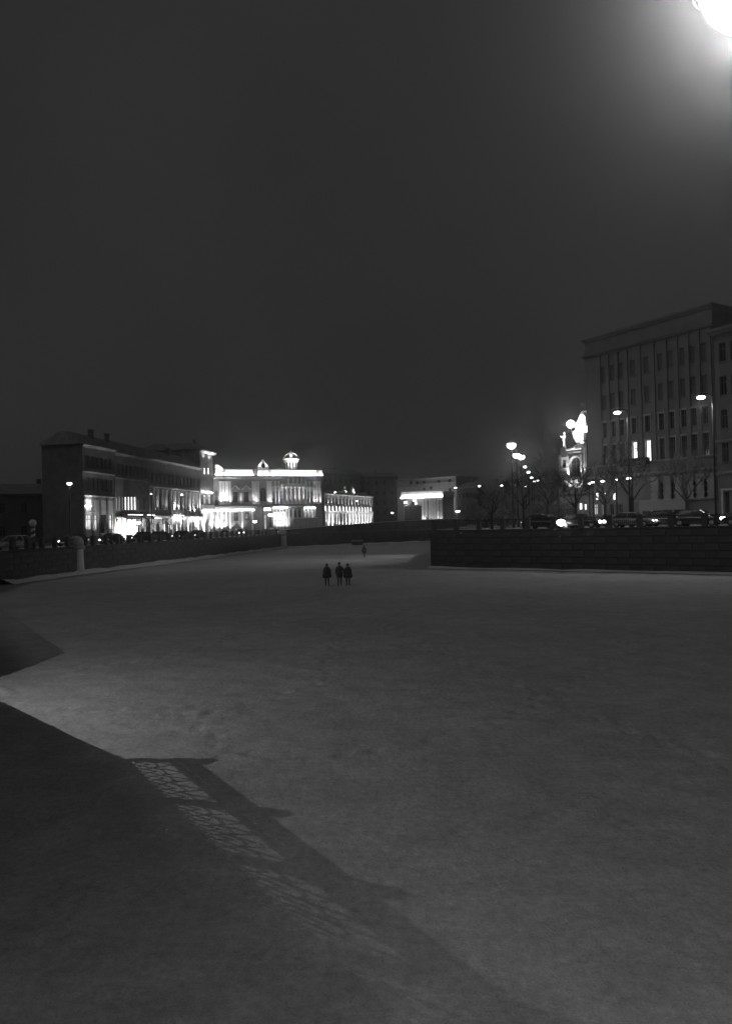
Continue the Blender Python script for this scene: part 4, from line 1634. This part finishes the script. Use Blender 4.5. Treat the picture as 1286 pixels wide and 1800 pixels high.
# ------------------------------------------------------------------ bare trees
def tree(px, y, height, seed, label, lean=0.0):
    rnd = random.Random(seed)
    p = plan(px, y)
    t = thing('bare_tree', label, 'tree', (p.x, p.y, SLR), rnd.uniform(0, 6), 'bare trees on the right bank')
    tr = MB()
    th = height * .33
    top = Vector((lean, 0, th))
    tr.tube([(0, 0, -.1), (lean * .3, 0, th * .5), tuple(top)], [.19, .15, .13], 8)
    tr.build('trunk', 'bark', t)
    cb = MB()

    def grow(p0, d, ln, r, lev):
        pts = [p0]
        q = p0.copy()
        dd = d.copy()
        for i in range(3):
            dd = (dd + Vector((rnd.uniform(-.16, .16), rnd.uniform(-.16, .16), rnd.uniform(-.04, .14)))).normalized()
            q = q + dd * ln / 3
            pts.append(q.copy())
        cb.tube(pts, [r, r * .85, r * .7, r * .55], 5 if lev < 2 else 3, False)
        if lev >= 6:
            return
        m = rnd.choice((2, 3, 3)) if lev < 5 else 3
        for k in range(m):
            ax_ = Vector((rnd.uniform(-1, 1), rnd.uniform(-1, 1), rnd.uniform(-.25, .5))).normalized()
            nd = (dd * .85 + ax_ * rnd.uniform(.5, .95)).normalized()
            st_ = pts[rnd.choice((2, 3, 3))]
            grow(st_, nd, ln * rnd.uniform(.62, .82), max(.012, r * .60), lev + 1)
    for k in range(5):
        a_ = 2 * math.pi * k / 5 + rnd.uniform(-.4, .4)
        d = Vector((math.cos(a_) * .75, math.sin(a_) * .75, rnd.uniform(.7, 1.1))).normalized()
        grow(top.copy() - Vector((0, 0, .05 * k)), d, height * .22, .085, 1)
    grow(top.copy(), Vector((0, 0, 1)), height * .25, .10, 1)
    cb.build('crown', 'bark', t)
    return t


for i, (px, y, hh, lab) in enumerate(((864, 88, 5.4, 'small bare tree at left end of the tree row'),
                                      (920, 84, 7.0, 'bare tree with thick trunk, second from left in the row'),
                                      (963, 80, 7.6, 'bare tree just left of the bright headlight glare'),
                                      (1012, 79, 7.0, 'bare tree standing before the lit corner tower'),
                                      (1065, 76, 7.2, 'bare tree before the low lamps, right of the tower'),
                                      (1112, 74, 8.4, 'tallest bare tree at left end of the blank board'),
                                      (1207, 70, 7.6, 'rightmost bare tree before the pilasters of tall house'))):
    tree(px, y, hh, 20 + i, lab)


# low frosted hedge/bushes lit by the far lamps
def bush(px, y, w, hgt, seed, label):
    rnd = random.Random(seed)
    p = plan(px, y)
    t = thing('bush', label, 'bush', (p.x, p.y, SLR), 0, 'frosted bushes beyond the tree row')
    st = MB()
    lf = MB()
    for k in range(70):
        a_ = rnd.uniform(0, 6.28)
        r = rnd.uniform(.1, 1) * w / 2
        e = Vector((math.cos(a_) * r, math.sin(a_) * r * .5, hgt * rnd.uniform(.45, 1) * (1 - .5 * (r / w * 2) ** 2)))
        st.tube([(e.x * .15, e.y * .15, 0), (e.x * .6, e.y * .6, e.z * .55), tuple(e)], [.03, .02, .008], 3, False)
        for j in range(10):
            c = e + Vector((rnd.gauss(0, .3), rnd.gauss(0, .2), rnd.gauss(0, .22)))
            u1 = Vector((rnd.uniform(-1, 1), rnd.uniform(-1, 1), rnd.uniform(-1, 1))).normalized() * .16
            u2 = Vector((rnd.uniform(-1, 1), rnd.uniform(-1, 1), rnd.uniform(-1, 1))).normalized() * .05
            lf.quad(c - u1 - u2, c + u1 - u2, c + u1 + u2, c - u1 + u2)
    st.build('stem', 'bark', t)
    lf.build('twigs', 'foliage', t)
    return t


bush(852, 112, 4.2, 2.4, 3, 'frosted bush left of the small bare tree')
bush(884, 112, 5.2, 3.0, 4, 'rounded frosted bush right of the small bare tree')
bush(943, 104, 5.2, 3.4, 5, 'frosted bush glowing beside the headlight glare')
bush(985, 112, 4.6, 4.0, 6, 'tall frosted bush behind the headlight glare')


# ------------------------------------------------------------------ cars
def car(p, heading, label, paint='car_dark', head='head', scale=1.0, group='cars on the quay streets', glow_side=True, lights=True, hr=.13, hw=None):
    t = thing('car', label, 'car', (p.x, p.y, sl(p)), heading, group)
    t.scale = (scale,) * 3
    # body: stations along x (front = +x)
    prof = [(-2.15, .42, .72, .74), (-2.05, .30, .92, .84), (-1.5, .26, .98, .88), (-.5, .25, .95, .89), (.7, .25, .92, .89),
            (1.5, .26, .84, .87), (1.95, .30, .72, .80), (2.12, .40, .58, .66)]
    mb = MB()
    for (x, zl, zb, hw) in prof:
        mb.v += [(x, -hw * .93, zl), (x, -hw, zl + .18), (x, -hw * .97, zb - .05), (x, -hw * .86, zb),
                 (x, hw * .86, zb), (x, hw * .97, zb - .05), (x, hw, zl + .18), (x, hw * .93, zl)]
    for i in range(len(prof) - 1):
        for k in range(8):
            mb.f.append((i * 8 + k, i * 8 + (k + 1) % 8, (i + 1) * 8 + (k + 1) % 8, (i + 1) * 8 + k))
    mb.f.append(tuple(range(7, -1, -1)))
    mb.f.append(tuple(range((len(prof) - 1) * 8, len(prof) * 8)))
    mb.build('body', paint, t, smooth=True)
    cabin = [(-1.75, .95, .80, .80), (-1.2, 1.42, .62, .74), (-.2, 1.48, .62, .76), (.35, 1.42, .62, .76), (1.15, .90, .80, .82)]
    r = MB()
    # roof
    r.add([(-1.22, -.60, 1.425), (.33, -.60, 1.425), (.33, .60, 1.425), (-1.22, .60, 1.425), (-1.0, -.5, 1.49), (.1, -.5, 1.49), (.1, .5, 1.49), (-1.0, .5, 1.49)],
          [(0, 1, 2, 3), (4, 5, 6, 7), (0, 1, 5, 4), (1, 2, 6, 5), (2, 3, 7, 6), (3, 0, 4, 7)])
    for (x0, z0, x1, z1) in ((-1.78, .96, -1.22, 1.43), (1.18, .90, .33, 1.43), (-.35, .94, -.30, 1.43)):
        for sg in (-1, 1):
            r.tube([(x0, sg * .80, z0), (x1, sg * .60, z1)], .045, 4)
    r.build('roof', paint, t)
    g_ = MB()
    g_.add([(-1.74, -.79, .95), (1.14, -.79, .90), (.30, -.60, 1.42), (-1.2, -.60, 1.42), (-1.74, .79, .95), (1.14, .79, .90), (.30, .60, 1.42), (-1.2, .60, 1.42)],
           [(0, 1, 2, 3), (7, 6, 5, 4), (1, 5, 6, 2), (4, 0, 3, 7)])
    g_.build('windows', 'glass', t)
    for x in (-1.35, 1.32):
        for sg in (-1, 1):
            wv = []
            def ring(r0, y0, n=14):
                return [(x + r0 * math.cos(2 * math.pi * k / n), y0, .32 + r0 * math.sin(2 * math.pi * k / n)) for k in range(n)]
            ty = MB()
            rr = [ring(.31, sg * .66), ring(.32, sg * .72), ring(.32, sg * .86), ring(.29, sg * .90)]
            for q in rr:
                ty.v += q
            for i in range(3):
                for k in range(14):
                    ty.f.append((i * 14 + k, i * 14 + (k + 1) % 14, (i + 1) * 14 + (k + 1) % 14, (i + 1) * 14 + k))
            ty.f.append(tuple(range(14)))
            ty.f.append(tuple(range(42, 56)))
            wo = ty.build('wheel', 'tyre', t)
            ri = MB()
            ri.v = ring(.19, sg * .905)
            ri.v += ring(.17, sg * .915)
            ri.f = [tuple(range(14)), tuple(range(14, 28))] + [(k, (k + 1) % 14, 14 + (k + 1) % 14, 14 + k) for k in range(14)]
            ri.build('rim', 'rim', wo)
    for sg in (-1, 1):
        MB().ball((2.02 + hr * .3, sg * .56, .62), hr, 10, .75).build('headlight', head if lights else 'rim', t)
        MB().box(-2.2, -2.08, sg * .62 - .14, sg * .62 + .14, .66, .80).build('tail_light', 'tail' if lights else 'rim', t)
    if head == 'head' and lights:
        glow(t, (2.12 + hr * 1.6, 0, .6), hw or HEAD_W * (hr / .2) ** 2, .1)
    MB().box(2.08, 2.16, -.3, .3, .40, .50).build('number_plate', 'white_paint', t)
    for sg in (-1, 1):
        MB().box(.72, .88, sg * .86, sg * 1.0, .92, 1.04).build('mirror', paint, t)
    return t


rh = math.atan2(RD.y, RD.x)
LD = (QL[4] - QL[3]).normalized()
lh = math.atan2(LD.y, LD.x)


def rp_(px, back):
    """point on the right street: seen at px, back metres behind the quay edge"""
    d = ray(px, 922)
    a = RC + RN * back
    k = (a.x * d.y - a.y * d.x) / (RD.y * d.x - RD.x * d.y)
    return a + RD * k


car(rp_(955, 6.0), rh, 'car with the dazzling headlight glare, between bare trees', 'car_dark', 'head', 1.0, hr=.46, hw=3600)
car(rp_(1022, 7.0), rh, 'dark car before the lit tower, its headlight bright', 'car_dark', 'head', hr=.2)
car(rp_(1112, 7.2), rh, 'car near left end of the blank board, small bright headlight', 'car_grey', 'head_dim')
car(rp_(1172, 9.0), rh, 'dark car parked in front of the blank board', 'car_dark', 'head_dim')
car(rp_(1226, 8.0), rh, 'dark car with blazing headlights before the rusticated piers', 'car_dark', 'head', 1.05, hr=.2)
car(rp_(1318, 6.5), rh + math.pi, 'car at the right edge, only its glaring front showing', 'car_dark', 'head', 1.05)


def lp_(px, back, y=None):
    d = ray(px, 932)
    best = None
    for k in range(len(QL) - 1):
        a, b = QL[k], QL[k + 1]
        dn = (b - a).normalized()
        nn = Vector((-dn.y, dn.x, 0))
        a = a + nn * back
        den = dn.y * d.x - dn.x * d.y
        if abs(den) < 1e-6:
            continue
        kk = (a.x * d.y - a.y * d.x) / den
        if -6 <= kk <= (b - a).length + 6:
            q = a + dn * kk
            if q.y > 20 and best is None:
                best = q
    return best


G2 = 'cars on the left bank'
car(lp_(26, 4.5), lh + math.pi, 'pale car left of the striped post at far left', 'car_white', 'head_dim', 1.0, G2, lights=False)
car(lp_(128, 4.0), lh + math.pi, 'dark car behind the pale round pier with one bright headlight', 'car_dark', 'head', 1.0, G2)
car(lp_(196, 4.0), lh + math.pi, 'dark car with two small headlights below the lit shop windows', 'car_dark', 'head', .95, G2)
car(lp_(250, 5.0), lh + math.pi, 'dark car beside the snow heap under the awnings', 'car_dark', 'head_dim', 1.0, G2)
car(lp_(283, 5.0), lh, 'dark car at left end of the pale shop front', 'car_grey', 'head_dim', 1.0, G2)
car(lp_(318, 5.0), lh + math.pi, 'dark car in the middle of the pale shop front', 'car_dark', 'head_dim', 1.0, G2)
car(lp_(346, 5.5), lh + math.pi, 'dark car at right end of the pale shop front', 'car_dark', 'head_dim', 1.0, G2)
car(plan(394, 162), lh + math.pi + .5, 'white car lit before the left corner of the mansion', 'car_white', 'head', 1.0, G2)
car(plan(420, 165), lh + math.pi + .6, 'white car with bright headlights before the mansion windows', 'car_white', 'head', 1.0, G2)
car(plan(478, 171), lh + math.pi + .7, 'car with bright headlights right of the mansion porch', 'car_grey', 'head', 1.0, G2)
car(plan(636, 215), .7, 'small car light on the far wall before the arcaded hall', 'car_grey', 'head', 1.0, G2)
car(plan(672, 220), .7, 'far car at foot of the dim wall left of the portico', 'car_grey', 'head', 1.0, G2)

# ------------------------------------------------------------------ striped post with a white ball
sp = at(58.5, 945, 77)
t = thing('striped_post', 'spiral striped post topped with a white ball on the left quay', 'post', (sp.x, sp.y, SLL))
ztop_ = at(58.5, 925, 77).z - SLL
MB().lathe([(.32, 0), (.32, .12), (.22, .2), (.20, ztop_)], 16).build('shaft', 'black_paint', t, smooth=True)
hb = MB()
NT, turns = 60, 3.2
for i in range(NT + 1):
    for j, dz in enumerate((0, .22)):
        pass
for i in range(NT):
    def hp(k, dz, r):
        t_ = 2 * math.pi * turns * k / NT
        return (r * math.cos(t_), r * math.sin(t_), .22 + (ztop_ - .5) * k / NT + dz)
    hb.add([hp(i, 0, .212), hp(i + 1, 0, .212), hp(i + 1, .27, .212), hp(i, .27, .212)], [(0, 1, 2, 3)])
hb.build('spiral_stripe', 'white_paint', t)
MB().ball((0, 0, ztop_ + .34), .37, 16).build('ball', 'white_paint', t, smooth=True)
MB().lathe([(.20, ztop_ - .02), (.27, ztop_ + .01), (.20, ztop_ + .06)], 14).build('collar', 'white_paint', t)

# ------------------------------------------------------------------ people on the ice
def person(px, py, hgt, heading, label, step=.18, coat='coat', arm_out=0, hat=True, cw=1.0):
    g = onz(px, py)
    t = thing('person', label, 'person', (g.x, g.y, 0.0), heading, 'people walking on the ice')
    s = hgt / 1.75
    J = {}
    V, E, R = [], [], []

    def v(p, r):
        V.append((p[0] * s, p[1] * s, p[2] * s))
        R.append(r * s)
        return len(V) - 1

    def chain(i0, pts):
        a = i0
        for p, r in pts:
            b = v(p, r)
            E.append((a, b))
            a = b
        return a
    pel = v((0, 0, .95), .15)
    chest = chain(pel, [((0, .0, 1.12), .155), ((0, .01, 1.33), .165), ((0, .0, 1.45), .10)])
    chain(chest, [((0, .0, 1.53), .055), ((0, .02, 1.60), .085), ((0, .02, 1.70), .08)])
    for sg in (-1, 1):
        f = step * sg
        chain(pel, [((sg * .10, 0, .88), .10), ((sg * .11, f * .55 + .03, .50), .075), ((sg * .11, f - .03, .12), .05), ((sg * .115, f, .05), .05), ((sg * .125, f + .16, .035), .04)])
        if arm_out == sg:
            chain(chest, [((sg * .19, 0, 1.42), .075), ((sg * .31, -.02, 1.18), .06), ((sg * .40, .12, 1.02), .045), ((sg * .43, .18, .99), .04)])
        else:
            chain(chest, [((sg * .19, 0, 1.42), .075), ((sg * .27, -f * .4 - .04, 1.15), .06), ((sg * .27, -f * .8 + .08, .92), .045), ((sg * .27, -f * .9 + .12, .84), .042)])
    me = bpy.data.meshes.new('body')
    me.from_pydata(V, E, [])
    me.materials.append(M(coat))
    o = bpy.data.objects.new('body', me)
    COL.objects.link(o)
    o.parent = t
    md = o.modifiers.new('skin', 'SKIN')
    md.use_smooth_shade = True
    lay = me.skin_vertices[0].data
    for i, r in enumerate(R):
        lay[i].radius = (r, r)
        lay[i].use_root = (i == 0)
    sb = o.modifiers.new('sub', 'SUBSURF')
    sb.levels = 1
    sb.render_levels = 2
    # coat skirt, face and hat
    MB().lathe([(.27 * s * cw, .66 * s), (.30 * s * cw, .82 * s), (.25 * s * cw, 1.05 * s), (.23 * s, 1.28 * s), (.19 * s, 1.41 * s), (.09 * s, 1.50 * s)], 14).build('coat', coat, t, smooth=True)
    fc = MB()
    fc.ball((0, .065 * s, 1.63 * s), .075 * s, 12, 1.25)
    fc.tube([(0, .13 * s, 1.64 * s), (0, .155 * s, 1.61 * s)], [.012 * s, .018 * s], 6)
    fc.build('face', 'skin', t, smooth=True)
    if hat:
        MB().lathe([(.108 * s, 1.66 * s), (.112 * s, 1.72 * s), (.09 * s, 1.79 * s), (.03 * s, 1.82 * s)], 12, (0, .015 * s)).build('hat', coat, t, smooth=True)
    else:
        MB().lathe([(.06 * s, 1.52 * s), (.105 * s, 1.58 * s), (.112 * s, 1.68 * s), (.09 * s, 1.76 * s), (.02 * s, 1.79 * s)], 12, (0, -.01 * s)).build('hair', 'hair', t, smooth=True)
    return t


person(575, 1030, 1.72, math.pi * .98, 'leftmost of three walkers on the ice, dark coat, a little apart', .06, 'coat', 0, False, 1.25)
person(597, 1029.5, 1.78, math.pi * 1.02, 'tallest walker in the middle of the three, reaching to the right one', .24, 'coat2', -1, True, .82)
person(611.5, 1029.5, 1.68, math.pi * 1.0, 'rightmost of three walkers, dark wide coat beside the tallest', .07, 'coat', 1, True, 1.3)
person(640, 980, 1.76, math.pi * .05, 'lone distant walker in dark clothes near the far wall', .24, 'coat2', 0, True)

# ------------------------------------------------------------------ added haze, imitating lens glow round the lamps
hz = MB()
hz.box(-950, 950, -90, 1650, -1.0, 52)
hm = bpy.data.materials.new('glow_haze')
hm.use_nodes = True
hn = hm.node_tree.nodes
hl = hm.node_tree.links
for n_ in list(hn):
    if n_.type != 'OUTPUT_MATERIAL':
        hn.remove(n_)
pv = hn.new('ShaderNodeVolumePrincipled')
pv.inputs['Color'].default_value = (0.92, 0.92, 0.92, 1)
pv.inputs['Density'].default_value = HAZE_DENSITY
pv.inputs['Anisotropy'].default_value = HAZE_G
hl.new(pv.outputs['Volume'], [n_ for n_ in hn if n_.type == 'OUTPUT_MATERIAL'][0].inputs['Volume'])
hm.cycles.homogeneous_volume = True
ho = hz.build('haze', hm)
tag(ho, 'added thin haze imitating lens glow round the lamps', kind='stuff')
